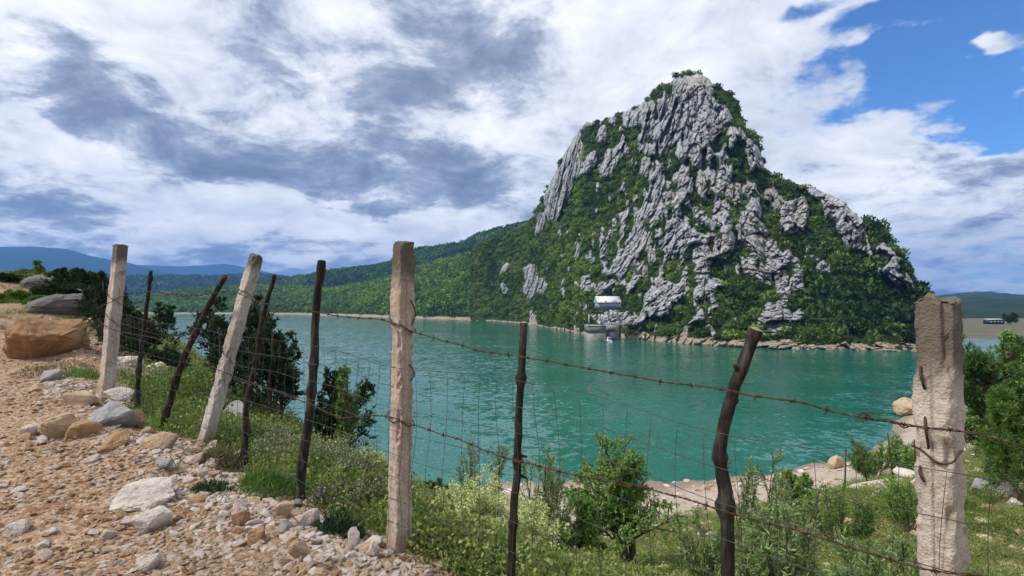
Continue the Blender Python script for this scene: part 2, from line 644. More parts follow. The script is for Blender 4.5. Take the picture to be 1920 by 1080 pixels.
# real surface kinds: 1 on the stony track, 0 on the grassy slope; beach near the water
fs_ = fence_side(gx, gy) + .25 * fbm(gx * 1.5, gy * 1.5, 0 * gx, 3, 31)
a_track = 1 - sstep(fs_, -.15, .55)
grassy = sstep(fbm(gx * .55, gy * .55, 0 * gx, 4, 41) + .5 * sstep(-gx, 8.5, 14) - .62 * (gx > -8), .1, .45)
a_track = np.clip(a_track, 0, 1)
a_beach = 1 - sstep(gzz + .5 * fbm(gx * .3, gy * .3, 0 * gx, 3, 5), 2.2, 3.0)

mg, t, b, _ = material('earth')
tc = t.n('ShaderNodeTexCoord').outputs['Object']
at_t = t.n('ShaderNodeAttribute', attribute_name='track').outputs['Fac']
at_b = t.n('ShaderNodeAttribute', attribute_name='beach').outputs['Fac']
n_a = t.noise(tc, 1.3, 5, .6)
n_b = t.noise(tc, 14, 6, .7)
n_c = t.noise(tc, 60, 4, .7)
vc = t.voro(tc, 46, 'F1', 'Color')
sepc = t.n('ShaderNodeSeparateColor')
t.put(sepc.inputs[0], vc)
soil = t.ramp(t.math('ADD', t.math('MULTIPLY', n_a, .5), t.math('MULTIPLY', n_b, .5)),
              [(.30, (.12, .064, .034)), (.46, (.22, .130, .072)), (.60, (.31, .205, .130)), (.78, (.42, .32, .24))])
grit = t.ramp(sepc.outputs[0], [(.0, (.17, .085, .04)), (.45, (.32, .19, .10)), (.75, (.46, .35, .26)), (1.0, (.60, .54, .48))])
soil = t.mix(.5, soil, grit)
slope_c = t.ramp(t.math('ADD', t.math('MULTIPLY', n_a, .55), t.math('MULTIPLY', n_b, .45)),
                 [(.30, (.060, .075, .022)), (.48, (.105, .115, .040)), (.60, (.20, .16, .075)), (.74, (.34, .25, .15))])
beach_c = t.ramp(t.math('ADD', t.math('MULTIPLY', n_a, .35), t.math('MULTIPLY', n_c, .65)),
                 [(.3, (.29, .23, .175)), (.5, (.42, .345, .275)), (.7, (.52, .45, .375))])
colr = t.mix(at_t, slope_c, soil)
szb = t.n('ShaderNodeSeparateXYZ')
t.put(szb.inputs[0], tc)
wet = t.smooth(t.math('ADD', szb.outputs[2], t.math('MULTIPLY', n_a, .3)), .62, .22)
beach_c = t.mix(t.math('MULTIPLY', wet, .7), beach_c, (.17, .13, .095))
beach_c = t.mix(t.math('MULTIPLY', t.smooth(n_b, .54, .66), .45), beach_c, (.27, .20, .14))
colr = t.mix(at_b, colr, beach_c)
t.put(b.inputs['Base Color'], colr)
b.inputs['Roughness'].default_value = .95
b.inputs['Specular IOR Level'].default_value = .1
bump(t, b, t.math('ADD', t.math('MULTIPLY', n_c, .5), t.voro(tc, 46)), .7, .012)
m = MB()
m.grid(GP[:, ::-1])
go = m.build('ground', mg, None, True, {'track': a_track[:, ::-1], 'beach': a_beach[:, ::-1]})
tag(go, 'stony ochre track falling away to a grassy bank and pale lake beach', None, None, 'structure')

# ================================================================== THE LAKE
mw, t, b, _ = material('lake_water')
tc = t.n('ShaderNodeTexCoord').outputs['Object']
cd = t.noise(t.mapping(tc, (.012, .02, 1)), 1.0, 4, .6)
t.put(b.inputs['Base Color'], t.mix(t.smooth(cd, .35, .65), (.009, .110, .078), (.020, .146, .110)))
b.inputs['Roughness'].default_value = .09
b.inputs['IOR'].default_value = 1.333
b.inputs['Specular IOR Level'].default_value = .5
geo_ = t.n('ShaderNodeNewGeometry')
s1 = t.noise(t.mapping(tc, (.30, .36, 1)), 1.0, 3, .6, .3, 1)
s2 = t.noise(t.mapping(tc, (1.1, 1.25, 1)), 1.0, 4, .7, .3, 1)
w3 = t.noise(t.mapping(tc, (.02, .05, 1)), 1.0, 3, .6)
gust = t.math('MULTIPLY_ADD', t.smooth(w3, .35, .65), .8, .5)
sl_ = t.vec('ADD', t.vec('MULTIPLY', t.vec('SUBTRACT', s1, (.5, .5, .5)), (.22, .28, 0)), t.vec('MULTIPLY', t.vec('SUBTRACT', s2, (.5, .5, .5)), (.55, .72, 0)))
scl_ = t.n('ShaderNodeVectorMath', operation='SCALE')
t.put(scl_.inputs[0], sl_)
t.put(scl_.inputs['Scale'], gust)
t.put(b.inputs['Normal'], t.vec('NORMALIZE', t.vec('ADD', scl_.outputs[0], (0, 0, 1))))
m = MB()
m.add([(-9000, -9000, 0), (9000, -9000, 0), (9000, 9000, 0), (-9000, 9000, 0)], [(0, 1, 2, 3)])
lake = m.build('lake_water', mw)
tag(lake, 'rippled turquoise green reservoir water', None, None, 'structure')

# ================================================================== THE ROCK MOUNTAIN
# skyline and shoreline as pixel columns of the photograph; crest distance in metres ahead
SKY = [(880, 470, 600), (940, 440, 560), (985, 424, 520), (1000, 410, 490), (1010, 385, 478), (1030, 345, 462), (1055, 295, 445), (1075, 260, 432), (1090, 240, 420), (1100, 228, 412),
       (1115, 232, 405), (1130, 225, 398), (1165, 213, 380), (1195, 200, 362), (1220, 178, 350), (1245, 160, 340), (1258, 157, 336), (1265, 143, 333), (1285, 137, 328), (1310, 138, 322),
       (1330, 148, 317), (1336, 159, 315), (1365, 172, 308), (1380, 190, 304), (1388, 215, 300), (1390, 235, 298), (1415, 255, 291), (1430, 300, 286), (1433, 318, 284), (1470, 330, 274),
       (1520, 345, 262), (1560, 360, 252), (1585, 375, 246), (1610, 400, 239), (1640, 412, 232), (1655, 430, 228), (1680, 460, 222), (1692, 480, 219), (1700, 500, 216), (1715, 530, 212), (1725, 548, 209), (1745, 590, 203), (1765, 625, 198), (1790, 650, 192)]
SHORE = [(880, 600.5), (920, 601), (960, 604), (1000, 608), (1060, 620), (1100, 627), (1160, 631), (1220, 637), (1300, 645), (1400, 650.5), (1500, 654), (1600, 655.5), (1700, 656), (1790, 657)]
ROCK = [
    [(1076, 247), (1089, 247), (1091, 289), (1073, 335), (1076, 348), (1057, 379), (1040, 412), (1028, 410), (1024, 400), (1019, 366), (1039, 325), (1060, 289), (1065, 265)],
    [(1013, 400), (1020, 402), (1018, 426), (1003, 444), (1008, 420)], [(1102, 224), (1119, 229), (1089, 242)],
    [(1117, 281), (1120, 302), (1104, 317), (1081, 340), (1078, 335), (1091, 307)], [(1125, 242), (1136, 237), (1138, 265), (1130, 276), (1124, 265)],
    [(1146, 281), (1169, 265), (1167, 281), (1151, 312), (1136, 330), (1123, 327), (1128, 302)], [(1172, 213), (1198, 208), (1206, 200), (1219, 193), (1198, 234), (1180, 247), (1172, 237)],
    [(1239, 187), (1260, 185), (1265, 149), (1286, 141), (1320, 141), (1333, 150), (1335, 185), (1346, 200), (1367, 206), (1377, 229), (1359, 237), (1330, 265), (1300, 262), (1289, 255), (1265, 265), (1242, 286), (1206, 286), (1198, 260), (1208, 229), (1224, 239), (1234, 219)],
    [(1276, 265), (1302, 255), (1330, 250), (1320, 270), (1307, 286), (1315, 307), (1302, 307), (1289, 286), (1278, 307), (1273, 289)],
    [(1232, 312), (1245, 307), (1247, 340), (1263, 348), (1263, 366), (1252, 390), (1250, 402), (1236, 419), (1221, 431), (1214, 453), (1199, 470), (1183, 499), (1163, 513), (1144, 511), (1149, 496), (1159, 470), (1180, 472), (1192, 448), (1195, 414), (1198, 400), (1211, 379), (1221, 348)],
    [(1268, 328), (1278, 353), (1296, 390), (1276, 379)], [(1283, 325), (1299, 309), (1296, 328)], [(1309, 328), (1322, 322), (1322, 374), (1307, 348)],
    [(1372, 242), (1387, 245), (1395, 265), (1359, 276), (1364, 250)], [(1395, 257), (1419, 276), (1429, 317), (1406, 317), (1398, 286)], [(1333, 273), (1341, 289), (1325, 304)], [(1346, 291), (1359, 276), (1364, 302), (1354, 309)],
    [(1328, 325), (1359, 327), (1368, 335), (1369, 400), (1368, 431), (1378, 443), (1373, 467), (1363, 484), (1344, 484), (1334, 455), (1336, 400), (1346, 361), (1336, 346)],
    [(1390, 335), (1416, 343), (1419, 369), (1393, 366)], [(1403, 372), (1424, 379), (1424, 395), (1416, 419), (1404, 453), (1392, 458), (1385, 451), (1392, 426), (1387, 400), (1398, 390)],
    [(1434, 359), (1465, 366), (1468, 379), (1450, 392), (1437, 374)], [(1476, 377), (1509, 372), (1512, 400), (1505, 429), (1474, 438), (1469, 424), (1465, 400)],
    [(1426, 412), (1438, 436), (1450, 446), (1455, 465), (1474, 482), (1476, 470), (1493, 484), (1498, 508), (1504, 530), (1498, 556), (1474, 566), (1462, 556), (1455, 544), (1416, 525), (1399, 515), (1395, 489), (1416, 494), (1395, 463), (1409, 448), (1421, 424)],
    [(1421, 612), (1426, 588), (1440, 566), (1464, 568), (1467, 617), (1464, 631)], [(1474, 583), (1505, 585), (1503, 597), (1488, 617), (1474, 624)],
    [(1316, 487), (1332, 491), (1330, 520), (1354, 530), (1344, 544), (1316, 547)], [(1325, 554), (1334, 554), (1337, 578), (1346, 592), (1320, 595)], [(1322, 612), (1332, 605), (1337, 624), (1325, 626)],
    [(1257, 443), (1264, 434), (1255, 414), (1276, 417), (1293, 431), (1332, 439), (1332, 453), (1288, 450), (1284, 470), (1274, 475), (1255, 470)], [(1305, 465), (1322, 456), (1322, 542), (1308, 544), (1303, 503)],
    [(1226, 542), (1250, 535), (1269, 537), (1286, 513), (1293, 520), (1298, 549), (1274, 559), (1274, 576), (1255, 578), (1240, 590), (1231, 583), (1226, 593), (1216, 602), (1199, 607), (1209, 568), (1207, 549)],
    [(1125, 535), (1144, 523), (1154, 530), (1134, 544), (1122, 554)], [(1178, 540), (1187, 523), (1204, 518), (1199, 535), (1180, 547)], [(1195, 491), (1207, 491), (1202, 506), (1192, 503)], [(1122, 455), (1137, 443), (1127, 465)],
    [(1279, 629), (1293, 612), (1320, 573), (1326, 590), (1293, 617), (1284, 641)], [(1120, 585), (1162, 588), (1200, 600), (1200, 610), (1120, 608)],
    [(980, 501), (999, 503), (1004, 520), (1011, 525), (1014, 537), (1025, 540), (1011, 552), (985, 554), (978, 544), (987, 525)], [(949, 489), (954, 496), (942, 511), (937, 515)], [(944, 532), (954, 542), (942, 549)],
    [(1084, 455), (1087, 470), (1078, 482)], [(1093, 525), (1105, 513), (1117, 535), (1098, 542), (1088, 540)], [(999, 580), (1007, 590), (1004, 605), (997, 605)],
    [(1539, 377), (1583, 380), (1611, 399), (1624, 446), (1630, 471), (1611, 468), (1586, 446), (1586, 421), (1551, 411)], [(1520, 471), (1539, 484), (1555, 503), (1548, 521), (1558, 537), (1536, 509), (1520, 496)],
    [(1624, 474), (1658, 490), (1684, 509), (1671, 521), (1646, 512)], [(1643, 462), (1662, 462), (1684, 484), (1687, 499), (1658, 490)], [(1699, 515), (1712, 528), (1721, 543), (1699, 540)], [(1592, 597), (1614, 610), (1602, 616)],
    [(1512, 352), (1560, 365), (1590, 385), (1570, 392), (1530, 375)], [(1640, 500), (1690, 515), (1710, 540), (1680, 535)], [(1560, 385), (1612, 400), (1632, 470), (1600, 470), (1575, 440)], [(1455, 372), (1475, 378), (1470, 400), (1452, 395)],
    [(1205, 300), (1222, 305), (1216, 325), (1200, 330)], [(1160, 405), (1175, 395), (1180, 420), (1165, 440)], [(1380, 345), (1388, 350), (1386, 390), (1378, 388)],
]
HOLES = [(1302, 177, 11, 16), (1263, 220, 13, 9), (1256, 188, 9, 14), (1486, 513, 8, 11), (1400, 178, 8, 8), (1352, 190, 14, 10), (1434, 488, 8, 14)]


def inside(poly, x, y):
    r = np.zeros(np.shape(x), bool)
    n = len(poly)
    for i in range(n):
        x0, y0 = poly[i]
        x1, y1 = poly[(i + 1) % n]
        if y0 == y1:
            continue
        r ^= ((y0 > y) != (y1 > y)) & (x < (x1 - x0) * (y - y0) / (y1 - y0) + x0)
    return r


GX0, GX1, GY0, GY1, GS = 870, 1800, 120, 670, 1.0
qx, qy = np.meshgrid(np.arange(GX0, GX1, GS), np.arange(GY0, GY1, GS))
wx = qx + 8 * fbm(qx / 14, qy / 28, 0 * qx, 4, 51, .55)
wy = qy + 13 * fbm(qx / 12, qy / 28, 0 * qx + 4, 4, 57, .55)
rk = np.zeros(qx.shape)
for p in ROCK:
    rk[inside(p, wx, wy)] = 1
for _ in range(2):
    rk = np.maximum.reduce([rk, np.roll(rk, 1, 0), np.roll(rk, -1, 0), np.roll(rk, 1, 1), np.roll(rk, -1, 1)])
# small outcrops that break through the scrub between the named faces
sp = fbm(qx / 8, qy / 22, 0 * qx, 5, 71, .6)
zone = np.clip(1 - ((qx - 1260) / 190) ** 2 - ((qy - 440) / 200) ** 2, 0, 1) + .45 * np.clip(1 - ((qx - 1100) / 120) ** 2 - ((qy - 560) / 70) ** 2, 0, 1) + 1.1 * np.clip(1 - ((qx - 1230) / 150) ** 2 - ((qy - 230) / 75) ** 2, 0, 1) + .5 * np.clip(1 - ((qx - 1340) / 120) ** 2 - ((qy - 380) / 120) ** 2, 0, 1)
rk = np.maximum(rk, (sp > .48 - .33 * np.minimum(zone, 1.1)) * (qx < 1520) * (qx > 1020))
rk = rk * (1 - (sp < -.50) * (zone > 0))
rk0 = rk.copy()
for _ in range(1):
    rk = np.maximum.reduce([rk, np.roll(rk, 1, 0), np.roll(rk, -1, 0), np.roll(rk, 1, 1), np.roll(rk, -1, 1)])
rk = np.where(sp > -.10, rk, rk0)
gap = fbm(qx / 7, qy / 38, 0 * qx + 9, 4, 131, .6)
rk = rk * (1 - (gap > .40) * (qy > 250) * (qx > 1150) * (sp < .45))          # wooded gullies that run down between the pillars


def blur(a, n):
    for _ in range(n):
        a = (a + np.roll(a, 1, 0) + np.roll(a, -1, 0)) / 3
        a = (a + np.roll(a, 1, 1) + np.roll(a, -1, 1)) / 3
    return a


rk_s, rk_w = blur(rk, 1), blur(rk, 20)


def grid_at(a, x, y):
    fx, fy = np.clip((x - GX0) / GS, 0, a.shape[1] - 1.01), np.clip((y - GY0) / GS, 0, a.shape[0] - 1.01)
    ix, iy = fx.astype(int), fy.astype(int)
    u, v = fx - ix, fy - iy
    return (a[iy, ix] * (1 - u) + a[iy, ix + 1] * u) * (1 - v) + (a[iy + 1, ix] * (1 - u) + a[iy + 1, ix + 1] * u) * v


NC, NRW, NB = 760, 400, 50
cx = np.linspace(882, 1788, NC)
sk = lerp_table(cx, SKY) + 7 * sstep(cx, 1432, 1450) + 2.2 * fbm(cx / 9, 0 * cx, 0 * cx, 3, 81)
ck = lerp_table(cx, SKY, 2)
sh = lerp_table(cx, SHORE)
Ysh = EYE * F / (sh - HY)
s_ = np.linspace(0, 1, NRW)[:, None]
py_ = sh[None] + 6 + (sk - sh - 6)[None] * s_            # starts a little under water
prof = np.interp(s_[:, 0], [0, .03, .10, .30, .55, .72, .86, 1.0], [0, .02, .12, .42, .70, .82, .91, 1.0])[:, None]
px_ = np.broadcast_to(cx[None], py_.shape)
Yd = Ysh[None] * .985 + (ck - Ysh)[None] * prof
rw, rs_ = grid_at(rk_w, px_, py_), grid_at(rk_s, px_, py_)
bw = np.interp(cx, [880, 1000, 1150, 1300, 1500, 1800], [5, 6, 14, 17, 20, 16]) * (1 + .45 * fbm(cx / 25, 0 * cx, 0 * cx, 3, 8))
band = 1 - sstep((s_ * (sh - sk)[None]) / bw[None], .85, 1.25)            # bare shore rock
out = 7.5 * (rw - .35) + 1.3 * (rs_ - .3)
edge = sstep(s_, .02, .10) * (1 - .75 * sstep(s_, .93, 1.0))
P0 = np.stack([(px_ - 960) / F * Yd, Yd, EYE - (py_ - HY) / F * Yd], -1)
x, y, z = P0[..., 0], P0[..., 1], P0[..., 2]
fl = fbm(x / 9 + z / 40, y / 9, z / 30, 5, 91, .58, True)            # flutes and ribs running down the face
bl = fbm(x / 4, y / 4, z / 8, 4, 97, .62)
cr = np.abs(fbm(x / 6.5 + .3 * bl, y / 6.5, z / 22, 3, 113))
cr2 = np.abs(fbm(x / 2.6, y / 2.6, z / 7, 3, 117))
wv, we = worley(x / 7.5 + .25 * bl, y / 7.5, z / 30 + .15 * fl, 5, 1.6)              # blocks and pillars
wv2, we2 = worley(x / 2.6 + .2 * bl, y / 2.6, z / 8.0 + .2 * bl, 15, 1.8)
crack = -2.2 * np.exp(-(cr / .06) ** 2) - .8 * np.exp(-(cr2 / .08) ** 2) + 2.5 * wv - 2.0 * (1 - sstep(we, 0, .10)) + .85 * wv2 - .5 * (1 - sstep(we2, 0, .12))    # fissures
bg_ = fbm(x / 34, y / 34, z / 60, 3, 93)
rockness = np.clip(np.maximum(rs_, band), 0, 1)
out = out * edge + edge * (5.0 * bg_ + rockness * (1.1 * fl + .2 * bl + crack) + (1 - rockness) * 1.3 * bl) + band * (2.2 * bl + 2.0 * fl + .7 * crack) * sstep(s_, 0, .02)
Y2 = Yd - out
MP = np.stack([(px_ - 960) / F * Y2, Y2, EYE - (py_ - HY) / F * Y2], -1)
MP[..., 2] += rockness * edge * .3 * fbm(x / 3, y / 3, z / 3, 3, 99)
# the far side drops away behind the crest
bb = np.linspace(0, 1, NB + 1)[1:, None]
top = MP[-1]
back_y = top[None, :, 1] + bb * (35 + .55 * top[None, :, 2])
bx = top[None, :, 0] / top[None, :, 1] * back_y
bz = np.maximum(top[None, :, 2] * (1 - bb ** 1.25) - 4 * bb, -6) + 2.5 * fbm(bx / 14, back_y / 14, 0 * bx, 3, 103) * np.sin(np.pi * np.clip(bb, 0, 1))
MALL = np.concatenate([MP, np.stack([bx, back_y, bz], -1)], 0)
ar = np.concatenate([rockness, np.repeat(rockness[-1:], NB, 0) * .4], 0)

mr, t, b, _ = material('limestone')
tc = t.n('ShaderNodeTexCoord').outputs['Object']
gs = t.n('ShaderNodeNewGeometry')
sz = t.n('ShaderNodeSeparateXYZ')
t.put(sz.inputs[0], tc)
rockf = t.n('ShaderNodeAttribute', attribute_name='rock').outputs['Fac']
nf = t.noise(t.mapping(tc, (.28, .28, .09)), 1.0, 8, .68, .5)
nb = t.noise(tc, .9, 7, .7)
nst = t.noise(t.mapping(tc, (.55, .55, .035)), 1.0, 6, .65, .3)
lime = t.ramp(t.math('ADD', t.math('MULTIPLY', nf, .55), t.math('MULTIPLY', nb, .45)),
              [(.32, (.07, .075, .082)), (.42, (.24, .245, .255)), (.51, (.43, .435, .445)), (.63, (.62, .62, .625))])
lime = t.mix(t.math('MULTIPLY', t.smooth(nst, .52, .66), .55), lime, (.13, .135, .145))
ck_v = t.vec('ADD', t.mapping(tc, (.30, .30, .10)), t.vec('MULTIPLY', t.noise(tc, .35, 4, .6, 0, 1), (.8, .8, .8)))
ckd = t.voro(ck_v, 1.0, 'DISTANCE_TO_EDGE')
lime = t.mix(t.math('MULTIPLY', t.smooth(ckd, .05, .012), .75), lime, (.045, .048, .050))
warm = t.noise(tc, .05, 4, .6)
lime = t.mix(t.math('MULTIPLY', t.smooth(warm, .52, .68), .35), lime, (.42, .34, .25))
shore_c = t.ramp(t.math('ADD', t.math('MULTIPLY', nf, .5), t.math('MULTIPLY', nb, .5)), [(.32, (.17, .13, .095)), (.48, (.38, .305, .225)), (.66, (.50, .42, .33))])
zb = t.math('ADD', sz.outputs[2], t.math('MULTIPLY', nb, 2.2))
rockc = t.mix(t.smooth(zb, 3.4, 5.4), shore_c, lime)
soilc = t.ramp(nb, [(.3, (.018, .032, .010)), (.55, (.040, .060, .018)), (.75, (.085, .085, .038))])
thr = t.math('ADD', rockf, t.math('MULTIPLY', t.math('SUBTRACT', nb, .5), .9))
t.put(b.inputs['Base Color'], t.mix(t.smooth(thr, .38, .56), soilc, rockc))
b.inputs['Roughness'].default_value = .95
b.inputs['Specular IOR Level'].default_value = .08
bump(t, b, t.math('ADD', nf, t.math('MULTIPLY', nb, .5)), 1.0, 1.6)
m = MB()
m.grid(MALL)
mo = m.build('rock_mountain', mr, None, False, {'rock': ar})
tag(mo, 'steep grey limestone mountain with scrub between its rock faces', None, None, 'structure')

# ---- scrub and trees that cover the mountain as one mass


def clump(rng, n, flat=.8, leaf=.34, core=True):
    """a crown: leaf sprays spread through a lumpy volume"""
    m = MB()
    lob = norm(rng.normal(size=(6, 3))) * .45
    lob[:, 2] = np.abs(lob[:, 2]) * .9 + .1
    k = rng.integers(0, 6, n)
    d = norm(rng.normal(size=(n, 3)))
    p = lob[k] + d * (.34 + .28 * rng.random((n, 1)))
    p[:, 2] = np.abs(p[:, 2]) * flat + .02
    D = norm(d * .7 + rng.normal(size=(n, 3)) * .6 + np.array([0, 0, .35]))
    m.leaves(p - D * leaf * .4, D, leaf * (.6 + .8 * rng.random(n)), leaf * .75 * (.6 + .7 * rng.random(n)), rng)
    return m


scrub_m = leafmat('scrub_leaves', [(.020, .046, .010), (.085, .152, .025), (.240, .330, .060)], .25, True)
scrub = [clump(np.random.default_rng(300 + i), 150, .8, .28).mesh('scrub_crown') for i in range(5)] + [clump(np.random.default_rng(310 + i), 420, .9, .17).mesh('tree_crown') for i in range(4)]
for q in scrub:
    q.materials.append(scrub_m)
rng = np.random.default_rng(11)
A = MALL[:-1, :-1]
B_ = MALL[1:, :-1]
C_ = MALL[:-1, 1:]
area = np.linalg.norm(np.cross(B_ - A, C_ - A), axis=-1)
rkf = ar[:-1, :-1]
rowi = np.arange(area.shape[0])[:, None] / NRW
pxg = np.concatenate([px_, np.repeat(px_[-1:], NB, 0)], 0)[:-1, :-1]
pyg = np.concatenate([py_, np.repeat(py_[-1:], NB, 0)], 0)[:-1, :-1]
gul = np.concatenate([fl + .6 * bl, np.zeros((NB, NC))], 0)[:-1, :-1]
dens = np.where(rkf < .4, 1.0, np.where(gul < -.10, .42, np.where(rkf < .7, .2, .02)))
for hx, hy, ha, hb in HOLES:
    dens = np.where(((pxg - hx) / ha) ** 2 + ((pyg - hy) / hb) ** 2 < 1, 1.1, dens)
dens = dens * (A[..., 2] > 1.9 + .9 * fbm(A[..., 0] / 6, A[..., 1] / 6, 0, 2, 5))
rwg = np.concatenate([rw, np.repeat(rw[-1:], NB, 0)], 0)[:-1, :-1]
bandg = np.concatenate([band, np.zeros((NB, NC))], 0)[:-1, :-1]
dens = dens * np.where(bandg > .6, .02, 1)
dens = dens * np.where(((pxg - 1140) / 34) ** 2 + ((pyg - 596) / 20) ** 2 < 1, .25, 1)      # bare rock round the intake tower
dens = dens * np.where(rowi > 1.25, 0, 1) * np.where((rowi < .98) | (rkf < .6), 1, 1.2)
pr = (area * dens).ravel()
N = 16500
idx = rng.choice(len(pr), N, p=pr / pr.sum())
ii, jj = np.unravel_index(idx, area.shape)
u, v = rng.random((N, 1)), rng.random((N, 1))
pp = A[ii, jj] + (B_[ii, jj] - A[ii, jj]) * u + (C_[ii, jj] - A[ii, jj]) * v
ppx, ppy = pxg[ii, jj], pyg[ii, jj]
big = np.exp(-(((ppx - 1610) / 130) ** 2 + ((ppy - 570) / 80) ** 2)) + .5 * np.exp(-(((ppx - 1380) / 60) ** 2 + ((ppy - 570) / 60) ** 2))
s0 = (1.1 + 2.6 * rng.random(N) ** 2.0) * (1 + .9 * big) * np.where(rkf[ii, jj] > .4, .5, 1) * (1.12 - .6 * rwg[ii, jj])
tint = .50 + .50 * fbm(pp[:, 0] / 16, pp[:, 1] / 16, pp[:, 2] / 16, 3, 61) + .24 * rng.normal(size=N) - .38 * np.clip(big, 0, 1) - .06 * (ppx > 1200) + .20 * np.exp(-((ppx - 1040) / 90) ** 2 - ((ppy - 440) / 90) ** 2)
keep = rng.random(N) < np.where(big > .4, .62, 1)
rot = np.c_[rng.normal(0, .15, N), rng.normal(0, .15, N), rng.random(N) * 6.28]
scl = np.c_[s0, s0, s0 * (.8 + .5 * rng.random(N))]
sc1 = scatter('mountain_scrub', (pp - [0, 0, .35])[keep], scl[keep], rot[keep], np.where(s0 > 2.3, 5 + rng.integers(0, 4, N), rng.integers(0, 5, N))[keep], np.clip(tint, 0, 1)[keep], scrub)
tag(sc1, 'dark green scrub and low trees covering the rock mountain', None, None, 'stuff')

# ================================================================== HILLS
forest_m = leafmat('forest_leaves', [(.024, .062, .013), (.092, .185, .028), (.240, .370, .060)], .2, True)
crowns = [clump(np.random.default_rng(340 + i), 90, 1.0, .42).mesh('forest_crown') for i in range(5)]
for q in crowns:
    q.materials.append(forest_m)


def hill_mat(name, c0, c1, c2, sc_=.02, band=True):
    m, t, b, _ = material(name)
    tc = t.n('ShaderNodeTexCoord').outputs['Object']
    n = t.noise(tc, sc_, 8, .65)
    n2 = t.noise(tc, sc_ * 9, 5, .7)
    c = t.ramp(t.math('ADD', t.math('MULTIPLY', n, .6), t.math('MULTIPLY', n2, .4)), [(.3, c0), (.5, c1), (.72, c2)])
    if band:
        sz = t.n('ShaderNodeSeparateXYZ')
        t.put(sz.inputs[0], tc)
        c = t.mix(t.smooth(t.math('ADD', sz.outputs[2], t.math('MULTIPLY', n2, 3)), 3.2, 4.2), t.ramp(n2, [(.3, (.24, .19, .14)), (.7, (.42, .35, .27))]), c)
    t.put(b.inputs['Base Color'], c)
    b.inputs['Roughness'].default_value = 1
    b.inputs['Specular IOR Level'].default_value = 0
    bump(t, b, n2, .8, 4)
    return m


def hill(name, label, crest, shore, mat, ncol=260, nrow=50, rough=6.0, scale=70.0, seed=0, back=1.6):
    """crest: (px, py, metres ahead) along the skyline; shore: (px, metres ahead) of its foot"""
    cx = np.linspace(crest[0][0], crest[-1][0], ncol)
    cy, cd_ = lerp_table(cx, crest), lerp_table(cx, crest, 2)
    sd_ = lerp_table(cx, shore)
    s = np.linspace(0, 1, nrow)[:, None]
    Yd = sd_[None] + (cd_ - sd_)[None] * s
    zt = EYE - (cy - HY) / F * cd_
    z = -5 + (zt + 5)[None] * (s ** .9)
    x = (cx - 960)[None] / F * Yd
    nz = fbm(x / scale, Yd / scale, 0 * x, 5, seed, .5, True) * rough * np.sin(np.pi * np.clip(s * .93 + .03, 0, 1)) + fbm(x / scale * 5, Yd / scale * 5, 0 * x, 3, seed + 3) * rough * .12
    P = np.stack([x, Yd, z + nz * sstep(s, 0, .12)], -1)
    bb = np.linspace(0, 1, 16)[1:, None]
    yb = P[-1:, :, 1] + bb * (cd_ - sd_)[None] * back
    Pb = np.stack([P[-1:, :, 0] / P[-1:, :, 1] * yb, yb, P[-1:, :, 2] * (1 - bb ** 1.4) - 10 * bb], -1)
    P = np.concatenate([P, Pb], 0)
    m = MB()
    m.grid(P)
    o = m.build(name, mat, None, True)
    tag(o, label, None, None, 'structure')
    return P


def forest(name, label, P, n, size, seed, zmin=5.5, tint0=.42, rows=1.0, dark=0.0):
    rng = np.random.default_rng(seed)
    k = int((P.shape[0] - 1) * rows)
    A, B, C = P[:k, :-1], P[1:k + 1, :-1], P[:k, 1:]
    ar = np.linalg.norm(np.cross(B - A, C - A), axis=-1) / A[..., 1] * (A[..., 2] > zmin)
    pr = ar.ravel()
    ix = rng.choice(len(pr), n, p=pr / pr.sum())
    i, j = np.unravel_index(ix, ar.shape)
    u, v = rng.random((n, 1)), rng.random((n, 1))
    p = A[i, j] + (B[i, j] - A[i, j]) * u + (C[i, j] - A[i, j]) * v
    s = size * (.55 + .9 * rng.random(n) ** 1.5)
    tint = tint0 + .42 * fbm(p[:, 0] / 60, p[:, 1] / 60, p[:, 2] / 40, 3, seed + 1) + .17 * rng.normal(size=n)
    o = scatter(name, p - np.c_[0 * s, 0 * s, s * .15], np.c_[s, s, s * (.8 + .4 * rng.random(n))], np.c_[0 * s, 0 * s, rng.random(n) * 6.28], rng.integers(0, 5, n), np.clip(tint, 0, 1), crowns)
    tag(o, label, None, None, 'stuff')


hm = hill_mat('forest_floor', (.020, .040, .014), (.038, .068, .020), (.085, .115, .040))
PA = hill('near_hill', 'low wooded hillside running down to the far shore',
          [(150, 592, 900), (220, 575, 930), (270, 560, 950), (330, 548, 980), (400, 543, 1000), (470, 538, 1010), (540, 541, 1000), (620, 543, 960), (700, 532, 900), (780, 508, 840), (860, 484, 780), (920, 463, 730), (960, 444, 690), (990, 428, 660), (1040, 410, 620), (1100, 400, 600)],
          [(150, 840), (300, 800), (450, 780), (560, 735), (640, 655), (700, 600), (780, 533), (860, 505), (920, 480), (960, 440), (1000, 430), (1100, 420)], hm, 320, 60, 13, 95, 5)
forest('near_hill_wood', 'bright green wood on the low hillside by the far shore', PA, 15000, 4.6, 21, 2.6, .58, .9)
PB = hill('middle_hill', 'darker wooded ridge behind the low hillside',
          [(380, 560, 1500), (440, 545, 1500), (500, 530, 1500), (545, 525, 1480), (600, 512, 1440), (640, 505, 1420), (690, 502, 1400), (735, 492, 1380), (785, 468, 1340), (830, 462, 1300), (860, 458, 1280), (930, 432, 1230), (985, 419, 1180), (1040, 400, 1150), (1120, 390, 1120)],
          [(380, 1150), (600, 1050), (800, 950), (1120, 850)], hm, 260, 50, 26, 160, 9)
forest('middle_hill_wood', 'dark green wood on the ridge above the low hillside', PB, 15000, 6.2, 22, 5, .24, .8)
